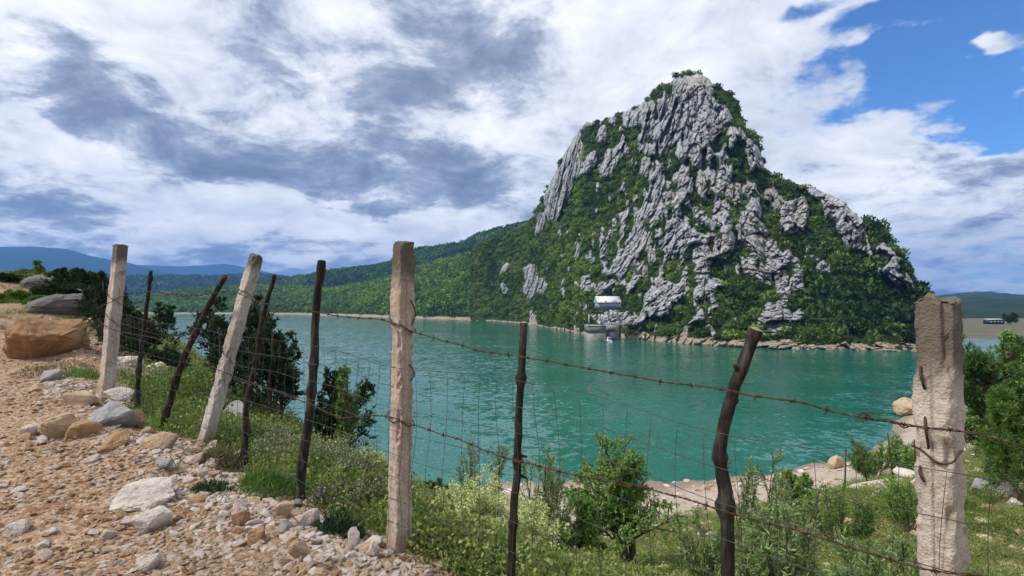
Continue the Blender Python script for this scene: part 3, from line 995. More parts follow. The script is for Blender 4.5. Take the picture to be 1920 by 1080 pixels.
PC = hill('distant_hill', 'long blue green ridge across the lake',
          [(-200, 530, 2600), (60, 528, 2600), (150, 525, 2600), (230, 523, 2600), (300, 522, 2600), (380, 523, 2600), (450, 519, 2600), (480, 517, 2600), (540, 524, 2600), (620, 540, 2600)],
          [(-200, 1500), (620, 1700)], hill_mat('distant_wood', (.016, .036, .018), (.028, .054, .024), (.050, .080, .036), .006), 200, 40, 45, 300, 13)
hf = hill_mat('far_slope', (.010, .022, .016), (.018, .034, .022), (.03, .05, .03), .002, False)
hill('far_mountain', 'broad blue mountain on the left skyline', [(-400, 480, 5600), (-150, 468, 5600), (0, 463, 5600), (60, 463, 5600), (130, 467, 5600), (190, 485, 5600), (240, 492, 5600), (300, 508, 5600), (350, 522, 5600), (420, 545, 5600)],
     [(-400, 3600), (420, 3600)], hf, 160, 40, 60, 700, 17, .6)
hill('farther_mountain', 'pale blue mountain ridge farthest away', [(120, 500, 7600), (200, 496, 7600), (290, 498, 7600), (340, 500, 7600), (420, 495, 7600), (470, 503, 7600), (510, 513, 7600), (545, 525, 7600), (640, 540, 7600), (720, 530, 7600), (800, 560, 7600)],
     [(120, 6000), (800, 6000)], hf, 160, 30, 50, 800, 19, .6)
hill('right_far_hill', 'long blue hill beyond the embankment', [(1500, 580, 3000), (1640, 566, 3000), (1720, 560, 3000), (1800, 553, 3000), (1840, 550, 3000), (1900, 554, 3000), (1960, 557, 3000), (2100, 550, 3000), (2300, 560, 3000)],
     [(1500, 400), (2300, 400)], hill_mat('right_far_wood', (.016, .032, .022), (.028, .048, .032), (.05, .068, .042), .006, False), 160, 40, 25, 300, 23)
forest('distant_hill_wood', 'blue green wood on the long ridge across the lake', PC, 7000, 11, 23, 8, .12, .75)
# the flat earth bank on the right, beyond the rock
xs = np.linspace(118, 420, 120)
ys = np.concatenate([np.linspace(205, 330, 50), np.linspace(345, 460, 8)])
ex, ey = np.meshgrid(xs, ys)
sh_l = 232 - .10 * (ex - 150) + 5 * fbm(ex / 30, 0 * ex, 0 * ex, 3, 3)
ez = np.clip((ey - sh_l) * .10, -6, 2.4) + .25 * fbm(ex / 9, ey / 9, 0 * ex, 3, 4)
exx = ex * np.where(ey > 330, ey / 330, 1)
m = MB()
m.grid(np.stack([exx, ey, ez], -1))
mbk, t, b, _ = material('bank_earth')
tc = t.n('ShaderNodeTexCoord').outputs['Object']
nn = t.noise(tc, .12, 7, .65)
sz = t.n('ShaderNodeSeparateXYZ')
t.put(sz.inputs[0], tc)
cc = t.ramp(nn, [(.3, (.085, .085, .050)), (.6, (.15, .125, .09))])
t.put(b.inputs['Base Color'], t.mix(t.smooth(t.math('ADD', sz.outputs[2], nn), 2.7, 3.4), cc, (.075, .085, .04)))
b.inputs['Roughness'].default_value = 1
tag(m.build('earth_bank', mbk, None, True), 'flat bare earth bank at the far right of the lake', None, None, 'structure')

# ================================================================== HAZE
mh = bpy.data.materials.new('haze')
mh.use_nodes = True
t = NT(mh.node_tree)
pv = t.n('ShaderNodeVolumePrincipled')
pv.inputs['Color'].default_value = (.18, .44, 1.0, 1)
pv.inputs['Density'].default_value = 1.25e-4
pv.inputs['Anisotropy'].default_value = .1
ho = t.n('ShaderNodeOutputMaterial')
t.put(ho.inputs['Volume'], pv.outputs[0])
m = MB()
m.box(-9700, -9500, -21.5, 9700, 9500, 640)
tag(m.build('haze', mh), 'thin blue haze over the lake and hills', None, None, 'stuff')
# ================================================================== FENCE
def fence_pt(px, py, off=0.0):
    """point on the fence line (a vertical sheet) seen at a photo pixel; off > 0 moves it to the camera side"""
    k = (px - 960) / F
    best = None
    for a, b in zip(FENCE[:-1], FENCE[1:]):
        e = b - a
        den = e[0] - k * e[1]
        u = (k * a[1] - a[0]) / den
        lo, hi = (0 if a is not FENCE[0] else -9), 1
        if -1e-6 <= u <= 1 + 1e-6:
            p = a + u * e
            n = np.array([-e[1], e[0]]) / np.hypot(*e) * -1
            if n @ p > 0:
                n = -n
            best = (p, n)
            break
    p, n = best
    return np.array([p[0] + n[0] * off, p[1] + n[1] * off, EYE - (py - HY) / F * p[1]])


def smooth_path(P, n):
    """Catmull-Rom through the points, n samples"""
    P = np.asarray(P, float)
    Q = np.vstack([2 * P[0] - P[1], P, 2 * P[-1] - P[-2]])
    L = np.r_[0, np.cumsum(np.linalg.norm(np.diff(P, axis=0), axis=1))]
    s = np.linspace(0, L[-1], n)
    i = np.clip(np.searchsorted(L, s, side='right') - 1, 0, len(P) - 2)
    u = ((s - L[i]) / (L[i + 1] - L[i] + 1e-9))[:, None]
    p0, p1, p2, p3 = Q[i], Q[i + 1], Q[i + 2], Q[i + 3]
    return .5 * (2 * p1 + (p2 - p0) * u + (2 * p0 - 5 * p1 + 4 * p2 - p3) * u ** 2 + (3 * p1 - p0 - 3 * p2 + p3) * u ** 3)


def concrete_mat(name, c0, c1, c2, topz, seed):
    m, t, b, _ = material(name)
    tc = t.n('ShaderNodeTexCoord').outputs['Object']
    of = t.vec('ADD', tc, (seed * 3.1, seed * 1.7, 0))
    n1 = t.noise(t.mapping(of, (6, 6, 2.2)), 1.0, 6, .65)
    n2 = t.noise(of, 55, 5, .7)
    n3 = t.noise(t.mapping(of, (14, 14, 1.4)), 1.0, 4, .6)
    c = t.ramp(t.math('ADD', t.math('MULTIPLY', n1, .55), t.math('MULTIPLY', n2, .45)), [(.32, c0), (.5, c1), (.66, c2)])
    c = t.mix(t.math('MULTIPLY', t.smooth(n3, .54, .70), .5), c, (.22, .15, .10))
    sp = t.voro(of, 130)
    c = t.mix(t.math('MULTIPLY', t.smooth(sp, .28, .12), .35), c, (.10, .085, .07))
    lich = t.noise(of, 9, 5, .7)
    c = t.mix(t.math('MULTIPLY', t.smooth(lich, .56, .66), .6), c, (.15, .135, .10))
    c = t.mix(t.math('MULTIPLY', t.smooth(t.noise(of, 13, 5, .7), .58, .68), .45), c, (.66, .62, .56))
    sz = t.n('ShaderNodeSeparateXYZ')
    t.put(sz.inputs[0], tc)
    # lichen at the weathered head, earth stains at the foot
    hd = t.math('ADD', sz.outputs[2], t.math('MULTIPLY', n1, .22))
    c = t.mix(t.math('MULTIPLY', t.smooth(hd, topz - .04, topz + .10), .85), c, (.085, .075, .055))
    ft = t.math('ADD', sz.outputs[2], t.math('MULTIPLY', n1, .5))
    c = t.mix(t.math('MULTIPLY', t.smooth(ft, .55, .15), .6), c, (.24, .15, .085))
    t.put(b.inputs['Base Color'], c)
    b.inputs['Roughness'].default_value = .95
    b.inputs['Specular IOR Level'].default_value = .1
    bump(t, b, t.math('ADD', n2, sp), .55, .005)
    return m


rust = plain('rusty_wire', (.075, .042, .028), .75, .3, .5, 30)
steel = plain('dull_wire', (.075, .075, .072), .6, .4, .3, 20)
crack_m = plain('crack_shadow_iron', (.05, .032, .022), .9, 0, .4, 40)


def concrete_post(label, base, top, wid, yaw, mat, seed, crack=None, wraps=(), hooks=()):
    base, top = np.asarray(base), np.asarray(top)
    axis = top - base
    L = np.linalg.norm(axis)
    Z = axis / L
    Xv = norm(np.array([math.cos(yaw), math.sin(yaw), 0]) - Z * (np.array([math.cos(yaw), math.sin(yaw), 0]) @ Z))
    Yv = np.cross(Z, Xv)
    e = empty('concrete_post', tuple(base))
    tag(e, label, 'fence post', 'concrete posts of the fence')
    rows, per = 190, 100
    h = np.linspace(-.25, L, rows)
    th = np.linspace(0, 2 * np.pi, per, endpoint=False) + .02
    # rounded square section
    c_, s_ = np.cos(th), np.sin(th)
    p = 9.0
    rad = (np.abs(c_) ** p + np.abs(s_) ** p) ** (-1 / p)
    H, TH = np.meshgrid(h, th, indexing='ij')
    hw = wid / 2 * (1.05 - .05 * H / L)
    lx, ly = hw * rad * np.cos(TH), hw * rad * np.sin(TH)
    nse = .0050 * fbm(lx * 60 + seed, ly * 60, H * 60, 4, seed) - .0022 * sstep(fbm(lx * 130, ly * 130 + seed, H * 130, 2, seed + 3), .15, .6) + .010 * fbm(lx * 9, ly * 9 + seed, H * 3.5, 3, seed + 5)
    corner = sstep(rad[None] * np.ones_like(H), 1.12, 1.34)
    chip = -.020 * corner * sstep(fbm(lx * 6, ly * 6, H * 11 + seed, 4, seed + 9), .02, .5)
    d = nse + chip
    d = d - .03 * sstep(H, L - .10, L) * sstep(fbm(lx * 12, ly * 12, H * 4, 3, seed + 15), -.2, .5) * corner
    if crack:
        for (ta, h0, h1, dep, wd) in crack:
            pos = ta + .10 * fbm(H * 5, 0 * H, 0 * H + seed, 3, seed + 21)
            dd = np.abs((TH - pos + np.pi) % (2 * np.pi) - np.pi)
            d = d - dep * np.exp(-(dd / wd) ** 2) * sstep(H, h0 - .05, h0 + .04) * (1 - sstep(H, h1 - .08, h1 + .03))
    f = 1 + d / hw
    lx, ly = lx * f, ly * f
    H2 = H - sstep(H, L - .03, L) * .022 * (1 + fbm(lx * 25, ly * 25, 0 * H, 3, seed + 30))
    LP = np.stack([lx, ly, H2], -1)
    W = LP[..., 0:1] * Xv + LP[..., 1:2] * Yv + LP[..., 2:3] * Z
    m = MB()
    m.grid(W, True)
    # the broken top
    ring = W[-1]
    cen = ring.mean(0)
    rr = [ring]
    for k, q in enumerate((.72, .4, .12)):
        g = cen + (ring - cen) * q
        g = g + Z * (.012 * fbm(g[:, 0] * 30, g[:, 1] * 30, g[:, 2] * 0, 3, seed + 40) + .008)[:, None]
        rr.append(g)
    m.grid(np.array(rr), True)
    m.build('post_shaft', mat, e, True)
    for (hh, tilt, turns) in wraps:
        n = int(40 * turns) + 8
        a = np.linspace(0, 2 * np.pi * turns, n) + 1.0
        q = (np.abs(np.cos(a)) ** 8 + np.abs(np.sin(a)) ** 8) ** (-1 / 8)
        r_ = wid / 2 * 1.03 + .006
        zz = hh + tilt * np.cos(a - .6) + .012 * np.sin(a * 3.1) + .02 * a / 6.28
        pts = (r_ * q * np.cos(a))[:, None] * Xv + (r_ * q * np.sin(a))[:, None] * Yv + zz[:, None] * Z
        m = MB()
        m.tube(pts, .0032, 5)
        m.build('tie_wire', rust, e)
    for (ta, hh, ln, dr) in hooks:
        q = (abs(math.cos(ta)) ** 9 + abs(math.sin(ta)) ** 9) ** (-1 / 9)
        p0 = wid / 2 * q * .98 * (math.cos(ta) * Xv + math.sin(ta) * Yv) + hh * Z
        o_ = norm(math.cos(ta) * Xv + math.sin(ta) * Yv)
        sd = np.cross(Z, o_)
        uu = np.linspace(0, 1, 9)[:, None]
        pts = p0 + o_ * .022 * np.sin(uu * np.pi) + Z * (uu - .5) * ln + sd * dr * np.sin(uu * 4)
        m = MB()
        m.tube(pts, .0038, 5)
        m.build('iron_staple', rust, e)
    return e


cA = concrete_mat('concrete_pinkish', (.27, .20, .155), (.42, .325, .255), (.55, .47, .40), 1.62, 1)
cB = concrete_mat('concrete_pale', (.30, .265, .23), (.46, .41, .365), (.60, .56, .52), 1.62, 2)
cC = concrete_mat('concrete_sandy', (.32, .27, .215), (.47, .41, .34), (.60, .55, .485), 1.66, 3)
cD = concrete_mat('concrete_grey_beige', (.33, .27, .22), (.48, .41, .35), (.60, .55, .50), 1.60, 4)


def gpt(px, Y, dz=0.0):
    x = (px - 960) / F * Y
    return np.array([x, Y, gz(x, Y) + dz])


P1b, P2b, P3b = gpt(199, 6.5), gpt(384, 5.0), gpt(748, 3.24)
PRb = np.array([1.285, 1.67, gz(1.285, 1.67)])
view = lambda p: math.atan2(p[1], p[0])
concrete_post('pale concrete fence post farthest left, standing behind the brown boulder', P1b, at(227, 456, 6.5), .122, view(P1b) + R(24), cD, 3, [(3.5, .3, 1.5, .012, .06)], [(1.11, .05, 1.1), (.88, .07, .75)])
concrete_post('whitish concrete fence post leaning to the right, second from the left', P2b, at(482, 476, 5.05), .098, view(P2b) + R(30), cB, 5, [(4.4, .5, 1.2, .010, .05)], [(1.38, .02, .8), (.80, .05, .9)])
concrete_post('upright pinkish concrete post with a long split, beside the pale flowers', P3b, at(757, 450, 3.24), .104, view(P3b) + R(32), cA, 8,
              [(3.72, .0, .80, .060, .085), (3.72, .75, 1.32, .026, .05), (4.35, .3, 1.65, .022, .045), (3.0, .9, 1.6, .008, .04)], [(1.28, .03, 1.05), (.74, .02, 1.1)], [(3.6, 1.36, .14, .01), (3.55, 1.02, .10, .012)])
concrete_post('large sandy concrete post nearest the camera at the right edge', PRb, at(1756, 549, 1.67), .094, view(PRb) - R(22), cC, 12,
              [(3.15, .05, 1.62, .018, .045), (2.6, .5, .9, .010, .05)], [(1.36, .02, .6), (.93, .03, .7)], [(2.8, 1.58, .07, .012), (2.95, 1.42, .10, .01), (3.05, .95, .06, .014), (2.7, 1.30, .05, .012)])

bark, t, b, _ = material('weathered_stake')
tc = t.n('ShaderNodeTexCoord').outputs['Object']
nb_ = t.noise(t.mapping(tc, (30, 30, 5)), 1.0, 6, .7)
t.put(b.inputs['Base Color'], t.ramp(nb_, [(.32, (.008, .007, .006)), (.5, (.026, .021, .017)), (.66, (.085, .072, .058))]))
b.inputs['Roughness'].default_value = .9
bump(t, b, nb_, .9, .012)
cut_wood = plain('cut_wood', (.30, .21, .15), .9, 0, .3, 40)


def stake(label, path, r0, r1, seed, cut=False):
    """a cut branch driven in as a stake; path of fence points from foot to head"""
    P = smooth_path(path, 70)
    rng = np.random.default_rng(seed)
    s = np.linspace(0, 1, 70)
    P = P + np.stack([fbm(s * 5, 0 * s, 0 * s + seed, 3, seed), fbm(s * 5, 0 * s + 3, 0 * s + seed, 3, seed + 2), 0 * s], 1) * .016
    r = r0 + (r1 - r0) * s
    for _ in range(5):
        r = r * (1 + .28 * np.exp(-((s - rng.random()) / .016) ** 2))
    base = P[0].copy()
    e = empty('wooden_stake', tuple(base))
    m = MB()
    sides = 14
    T = norm(np.gradient(P, axis=0))
    A_ = norm(np.cross(T, [.2, .97, .1]))
    B2 = np.cross(T, A_)
    th = np.linspace(0, 2 * np.pi, sides, endpoint=False)
    S, TH = np.meshgrid(s, th, indexing='ij')
    rr = r[:, None] * (1 + .16 * fbm(np.cos(TH) * 1.6, np.sin(TH) * 1.6, S * 24 + seed, 3, seed + 7))
    ring = P[:, None] - base + rr[..., None] * (A_[:, None] * np.cos(TH)[..., None] + B2[:, None] * np.sin(TH)[..., None])
    m.grid(ring, True)
    m.build('shaft', bark, e, True)
    m = MB()
    cap = ring[-1]
    cc = cap.mean(0) + T[-1] * .006
    m.add(np.vstack([cap, cc]), None, [(i, (i + 1) % sides, sides) for i in range(sides)])
    m.build('cut_end', cut_wood if cut else bark, e)
    for k in range(3):      # stubs of side twigs
        i = int(rng.integers(20, 66))
        d = norm(rng.normal(size=3) + np.array([0, 0, .8]))
        q = P[i] - base
        m = MB()
        m.tube([q, q + d * (r[i] + .018), q + d * (r[i] + .03)], [r[i] * .5, r[i] * .35, r[i] * .22], 6)
        m.build('twig_stub', bark, e, True)
    tag(e, label, 'fence stake', 'wooden stakes of the fence')
    return e


def fp(*pts, off=-.03):
    out = [fence_pt(x, y, off) for x, y in pts]
    out[0][2] -= .1
    return out


stake('thin dark stake standing just right of the farthest left concrete post', fp((250, 762), (255, 690), (268, 590), (279, 508)), .027, .017, 1)
stake('crooked stake leaning steeply right, left of the leaning concrete post', fp((297, 785), (322, 720), (352, 640), (385, 572), (417, 518)), .034, .020, 2)
stake('slim stake leaning right in front of the dark junipers', fp((444, 880), (456, 780), (472, 690), (486, 600), (511, 515)), .029, .016, 3)
stake('straight knobbly stake between the leaning post and the split post', fp((553, 950), (562, 860), (577, 720), (586, 600), (595, 488)), .036, .024, 4)
stake('brown stake standing alone right of the split concrete post', fp((949, 1100), (953, 960), (965, 840), (972, 720), (978, 605)), .021, .017, 5, True)
stake('thick bowed stake with a cut top before the pale beach', fp((1358, 1110), (1352, 960), (1346, 870), (1362, 780), (1388, 690), (1414, 618)), .025, .0215, 6, True)
m = MB()
p_ = np.array([fence_pt(x, y, -.25) for x, y in ((367, 775), (364, 720), (359, 640), (357, 615))])
m.tube(smooth_path(p_, 24), np.linspace(.010, .006, 24), 7)
tag(m.build('bare_twig', bark, None, True), 'thin bare twig poking up left of the leaning concrete post', 'twig')


# ---------------------------------------------------------------- barbed wire
def barbed(label, pix, off, seed, gap=.105):
    rng = np.random.default_rng(seed)
    P = smooth_path([fence_pt(x, y, off) for x, y in pix], 1400)
    L = np.r_[0, np.cumsum(np.linalg.norm(np.diff(P, axis=0), axis=1))]
    P = P + .011 * np.stack([fbm(L * 4, 0 * L, 0 * L, 3, seed), 0 * L, fbm(L * 4, 0 * L + 5, 0 * L, 3, seed + 1)], 1)
    T = norm(np.gradient(P, axis=0))
    A_ = norm(np.cross(T, [0, 0, 1]))
    B2 = np.cross(T, A_)
    e = empty('barbed_wire', tuple(P[0]))
    ph = L / .035 * 2 * np.pi / 2
    for k in range(2):
        a = ph + k * np.pi
        m = MB()
        m.tube(P - P[0] + .0024 * (A_ * np.cos(a)[:, None] + B2 * np.sin(a)[:, None]), .0019, 5)
        m.build('wire_strand', rust, e)
    s = .04
    while s < L[-1]:
        i = int(np.searchsorted(L, s))
        if i >= 1400:
            break
        m = MB()
        for j in range(2):
            d = norm(rng.normal(size=3) - T[i] * rng.normal() * .2)
            d = norm(d - T[i] * (d @ T[i]) * .8)
            c = P[i] - P[0] + T[i] * (.004 * j)
            m.tube([c - d * .018, c + T[i] * .003, c + d * .018], [.0008, .0019, .0008], 4)
        a = np.linspace(0, 4 * np.pi, 14)
        m.tube(P[i] - P[0] + T[i] * np.linspace(-.006, .008, 14)[:, None] + .0048 * (A_[i] * np.cos(a)[:, None] + B2[i] * np.sin(a)[:, None]), .0016, 4)
        m.build('barb', rust, e)
        s += gap * (.85 + .3 * rng.random())
    tag(e, label, 'barbed wire', 'barbed wire strands of the fence')
    return e


def fpx(x, lo):
    return x


barbed('upper rusty barbed wire strand strung along the fence posts',
       [(198, 578), (235, 562), (279, 548), (340, 551), (398, 553), (450, 546), (500, 563), (560, 578), (590, 582), (650, 591), (700, 597), (742, 600), (800, 621), (900, 650), (980, 664), (1050, 674), (1150, 692), (1250, 711), (1380, 729), (1500, 745), (1600, 768), (1660, 778), (1738, 795), (1810, 803), (1940, 830)], .085, 1)
barbed('lower rusty barbed wire strand crossing the fence halfway down',
       [(198, 596), (228, 617), (300, 632), (360, 652), (415, 684), (450, 700), (520, 724), (600, 752), (650, 776), (690, 778), (738, 776), (800, 794), (900, 826), (965, 850), (1050, 871), (1150, 890), (1250, 912), (1365, 946), (1500, 980), (1600, 1012), (1738, 1048), (1830, 1060), (1940, 1082)], .085, 2)
# the loose twisted end near the right post
m = MB()
base = fence_pt(1640, 775, .09)
a = np.linspace(0, 5 * np.pi, 60)
tw = np.linspace(0, 1, 60)
q = np.array([fence_pt(x, y, .09) for x, y in ((1618, 770), (1650, 776), (1690, 786), (1738, 797))])
Q = smooth_path(q, 60) - base
Q[:, 2] += .007 * np.sin(a)
Q[:, 1] += .007 * np.cos(a)
m.tube(Q, .002, 5)
q2 = smooth_path(np.array([fence_pt(x, y, .10) for x, y in ((1628, 780), (1618, 772), (1632, 764), (1660, 768))]), 30) - base
m.tube(q2, .002, 5)
tag(m.build('wire_splice', rust, None, False, None, tuple(base)), 'loose twisted splice of wire left of the nearest post', 'wire')

# ---------------------------------------------------------------- woven wire mesh
TOPW = [(205, 583), (300, 603), (420, 622), (480, 628), (580, 641), (660, 660), (745, 688), (860, 700), (980, 718), (1150, 752), (1350, 800), (1560, 838), (1750, 872), (1940, 905)]
wm = empty('wire_mesh', tuple(fence_pt(745, 1020, .06)))
o0 = np.array(wm.location)
tw = smooth_path([fence_pt(x, y, .055) for x, y in TOPW], 500)
bw_ = tw.copy()
bw_[:, 2] = ground(tw[:, 0], tw[:, 1]) + .05
Lm = np.r_[0, np.cumsum(np.linalg.norm(np.diff(tw[:, :2], axis=0), axis=1))]


def mesh_pt(s, f, amp=1.0):
    s, f = np.broadcast_arrays(np.asarray(s, float), np.asarray(f, float))
    i = np.interp(s, Lm, np.arange(500.))
    ii = np.clip(i.astype(int), 0, 498)
    u = (i - ii)[:, None]
    a = tw[ii] * (1 - u) + tw[ii + 1] * u
    c = bw_[ii] * (1 - u) + bw_[ii + 1] * u
    p = a + (c - a) * f[:, None]
    p[:, 2] += amp * .028 * fbm(s * 1.3, f * 2.5, 0 * s, 3, 71)
    bulge = .05 * fbm(s * .8, f * 2, 0 * s, 2, 77)
    p[:, 0] += bulge * -.65
    p[:, 1] += bulge * -.76
    return p


fr = [0, .11, .22, .34, .47, .60, .73, .86, 1.0]
for f_ in fr:
    m = MB()
    s = np.linspace(0, Lm[-1], 420)
    m.tube(mesh_pt(s, f_) - o0, .0014, 4)
    m.build('line_wire', steel, wm)
s_ = .05
rr_ = np.random.default_rng(4)
while s_ < Lm[-1]:
    m = MB()
    f_ = np.linspace(0, 1, 26)
    m.tube(mesh_pt(s_ + .012 * np.sin(f_ * 9 + s_ * 7) + f_ * 0, f_) - o0, .0012, 4)
    m.build('stay_wire', steel, wm)
    s_ += .105 + .015 * rr_.random()
tag(wm, 'woven wire mesh fencing sagging between the concrete posts', 'wire mesh')

# ================================================================== STONES
def rock_mesh(name, seed, sub=1, flat=.62, rough=.10, n=16, mat=None, unit=(1, .82, .62)):
    """an angular broken stone about one unit across"""
    rng = np.random.default_rng(seed)
    bm = bmesh.new()
    for p in norm(rng.normal(size=(n, 3))) * (.40 + .12 * rng.random((n, 1))):
        bm.verts.new((p[0] * (1.0 + .25 * rng.random()), p[1] * .8, p[2] * flat))
    r = bmesh.ops.convex_hull(bm, input=bm.verts)
    bmesh.ops.delete(bm, geom=[v for v in bm.verts if not v.link_faces], context='VERTS')
    if sub:
        bmesh.ops.bevel(bm, geom=list(bm.edges), offset=.035, segments=1, affect='EDGES')
    if sub > 1:
        bmesh.ops.triangulate(bm, faces=bm.faces)
        bmesh.ops.subdivide_edges(bm, edges=bm.edges, cuts=sub, use_grid_fill=True)
        co = np.array([v.co[:] for v in bm.verts])
        d = rough * fbm(co[:, 0] * 3 + seed, co[:, 1] * 3, co[:, 2] * 4, 4, seed) + rough * .5 * fbm(co[:, 0] * 8 + seed, co[:, 1] * 8, co[:, 2] * 9, 4, seed, .6, True)
        for v, k in zip(bm.verts, d):
            v.co *= 1 + k
    bmesh.ops.triangulate(bm, faces=bm.faces)
    co = np.array([v.co[:] for v in bm.verts])
    lo, hi = co.min(0), co.max(0)
    for v, k in zip(bm.verts, (co - (lo + hi) / 2) / (hi - lo)):
        v.co = k
    if unit is not None:
        for v in bm.verts:
            v.co = (v.co[0] * unit[0], v.co[1] * unit[1], v.co[2] * unit[2])
    me = bpy.data.meshes.new(name)
    bm.to_mesh(me)
    bm.free()
    if mat:
        me.materials.append(mat)
    return me


def stone_mat(name, cols, inst=False, per_object=True):
    m, t, b, _ = material(name)
    tc = t.n('ShaderNodeTexCoord').outputs['Object']
    if inst:
        rnd = t.n('ShaderNodeAttribute', attribute_type='INSTANCER', attribute_name='tint').outputs['Fac']
    elif per_object:
        rnd = t.n('ShaderNodeObjectInfo').outputs['Random']
    else:
        rnd = .5
    c = t.ramp(rnd, [(i / max(1, len(cols) - 1), q) for i, q in enumerate(cols)]) if (inst or per_object) else cols[0]
    n = t.noise(tc, 2.6, 6, .65)
    n2 = t.noise(tc, 11, 5, .7)
    k = t.math('ADD', t.math('MULTIPLY', n, .6), t.math('MULTIPLY', n2, .4))
    c = t.mix(1.0, c, t.ramp(k, [(.3, (.55, .50, .44)), (.5, (.95, .93, .90)), (.7, (1.12, 1.1, 1.08))]), 'MULTIPLY')
    c = t.mix(t.math('MULTIPLY', t.smooth(n, .53, .68), .5), c, (.36, .20, .09))
    t.put(b.inputs['Base Color'], c)
    b.inputs['Roughness'].default_value = .92
    b.inputs['Specular IOR Level'].default_value = .12
    bump(t, b, k, .7, .06)
    return m


PALE, TAN, OCHRE, GREY = (.60, .53, .48), (.50, .38, .27), (.42, .26, .13), (.34, .33, .33)
st_mix = stone_mat('mixed_limestone', [OCHRE, TAN, PALE, (.52, .42, .33), (.64, .60, .57), TAN, (.56, .44, .36)])
st_one = {k: stone_mat('stone_' + k, [c], False, False) for k, c in dict(pale=(.62, .56, .51), tan=(.50, .38, .26), ochre=(.40, .27, .15), brown=(.31, .19, .105), grey=(.33, .325, .33), dark=(.15, .145, .145), pink=(.56, .46, .41)).items()}
st_gravel = stone_mat('gravel_limestone', [(.22, .13, .07), (.33, .21, .125), (.42, .30, .20), (.52, .40, .30), (.60, .51, .44), (.68, .63, .59)], True)


def place_rock(name, label, px, py, wpx, hpx, mat, seed, Y=None, sub=2, cat='rock', flat=.62, yaw=None, group=None, sink=.18, deep=1.0):
    """px, py: where its foot stands in the photograph; wpx, hpx: how wide and high it shows"""
    g = hit(px, py) if Y is None else gpt(px, Y)
    wd, hg = wpx / F * g[1], hpx / F * g[1]
    me = rock_mesh(name, seed, sub, .66, (.20 if sub > 2 else .16), 14, mat, (1, 1, 1))
    o = link(name, me)
    d = norm(np.array([g[0], g[1], 0]))
    c = g + d * wd * .3 * deep
    if Y is None:
        zc = max(gz(c[0], c[1]), g[2]) * .5 + g[2] * .5
    else:
        zc = gz(c[0], c[1])
    o.location = (c[0], c[1], zc + hg * .30)
    o.scale = (wd, wd * .8 * deep, hg * 1.35)
    o.rotation_euler = (0, 0, yaw if yaw is not None else -math.atan2(g[0], g[1]) + (seed % 7 - 3) * .12)
    tag(o, label, cat, group)
    return o


S = st_one
BIG = [
    ('boulder', 'large rusty brown boulder on the left, with a sloping top', 92, 674, 140, 78, 'brown', 1),
    ('boulder', 'grey slab of rock leaning behind the rusty brown boulder', 150, 652, 110, 50, 'grey', 2),
    ('boulder', 'tan rock showing on both sides of the farthest left post', 190, 628, 80, 36, 'tan', 3),
    ('boulder', 'dark grey outcrop below the shrubs on the left rise', 120, 596, 130, 52, 'dark', 4),
    ('boulder', 'second dark outcrop right of the first on the left rise', 180, 604, 70, 40, 'dark', 44),
    ('boulder', 'low dark boulder near the top of the left rise', 80, 548, 66, 32, 'dark', 5),
    ('rock', 'blocky tan rock leftmost in the row across the track', 118, 822, 78, 46, 'tan', 6),
    ('rock', 'ochre rock tucked against the blocky tan one', 158, 822, 58, 34, 'ochre', 7),
    ('rock', 'dark grey jagged rock in the row across the track', 212, 800, 92, 44, 'grey', 8),
    ('rock', 'flat ochre rock low in the middle of the track', 213, 845, 56, 30, 'ochre', 9),
    ('rock', 'upright brown rock at the right end of the row', 263, 805, 34, 36, 'brown', 10),
    ('rock', 'small round tan rock right of the upright brown one', 274, 812, 26, 24, 'tan', 45),
    ('rock', 'smooth tan rock near the foot of the leaning post', 301, 845, 58, 32, 'tan', 11),
    ('rock', 'long white rock lying on the track', 270, 955, 108, 44, 'pale', 13),
    ('rock', 'cream coloured boulder just below the long white rock', 287, 998, 68, 42, 'pale', 14),
    ('rock', 'small white rock between the long white rock and the cream boulder', 288, 962, 40, 24, 'pale', 15),
    ('rock', 'grey rock above the long white rock', 317, 893, 46, 36, 'grey', 16),
    ('rock', 'pinkish rock beside the grey one above the long white rock', 285, 905, 34, 28, 'pink', 17),
    ('rock', 'orange brown rock at the edge of the grass', 390, 920, 60, 32, 'ochre', 18),
    ('rock', 'big rounded tan rock under the knobbly stake', 541, 1000, 66, 50, 'tan', 19),
    ('rock', 'pale rock touching the big rounded tan rock', 579, 992, 40, 36, 'pale', 20),
    ('rock', 'ochre wedge of rock left of the big rounded tan rock', 482, 1025, 36, 40, 'ochre', 21),
    ('rock', 'white rock at the bottom edge of the picture', 281, 1076, 44, 34, 'pale', 22),
    ('rock', 'pale flat rock on the track at the lower left', 35, 1005, 46, 26, 'pale', 23),
    ('rock', 'white grey rock lying in the grass by the rusty boulder', 98, 714, 42, 20, 'grey', 24),
    ('rock', 'tan stone below the grass left of the farthest post', 72, 736, 34, 18, 'tan', 25),
    ('rock', 'upright white rock left of the foot of the split post', 665, 1028, 26, 36, 'pale', 28),
    ('rock', 'pinkish white rock at the foot of the split post', 690, 1050, 46, 30, 'pink', 29),
    ('rock', 'pinkish rock at the bottom edge right of the lone stake', 1068, 1080, 40, 30, 'pink', 30),
    ('rock', 'tawny rock on the lip just left of the split post', 563, 1050, 40, 34, 'tan', 47),
    ('rock', 'grey white flat rock left of the row across the track', 60, 818, 44, 22, 'pale', 48),
    ('rock', 'brownish slab lying above the row across the track', 150, 758, 60, 22, 'tan', 49),
    ('rock', 'pale slab beside the foot of the farthest left post', 225, 752, 54, 24, 'pale', 50),
    ('rock', 'rusty stone below the orange brown rock', 452, 990, 34, 26, 'brown', 51),
]
for nm, lb, x_, y_, w_, h_, mk, sd_ in BIG:
    place_rock(nm, lb, x_, y_, w_, h_, S[mk], sd_ + 500, None, 3 if w_ > 70 else 2)
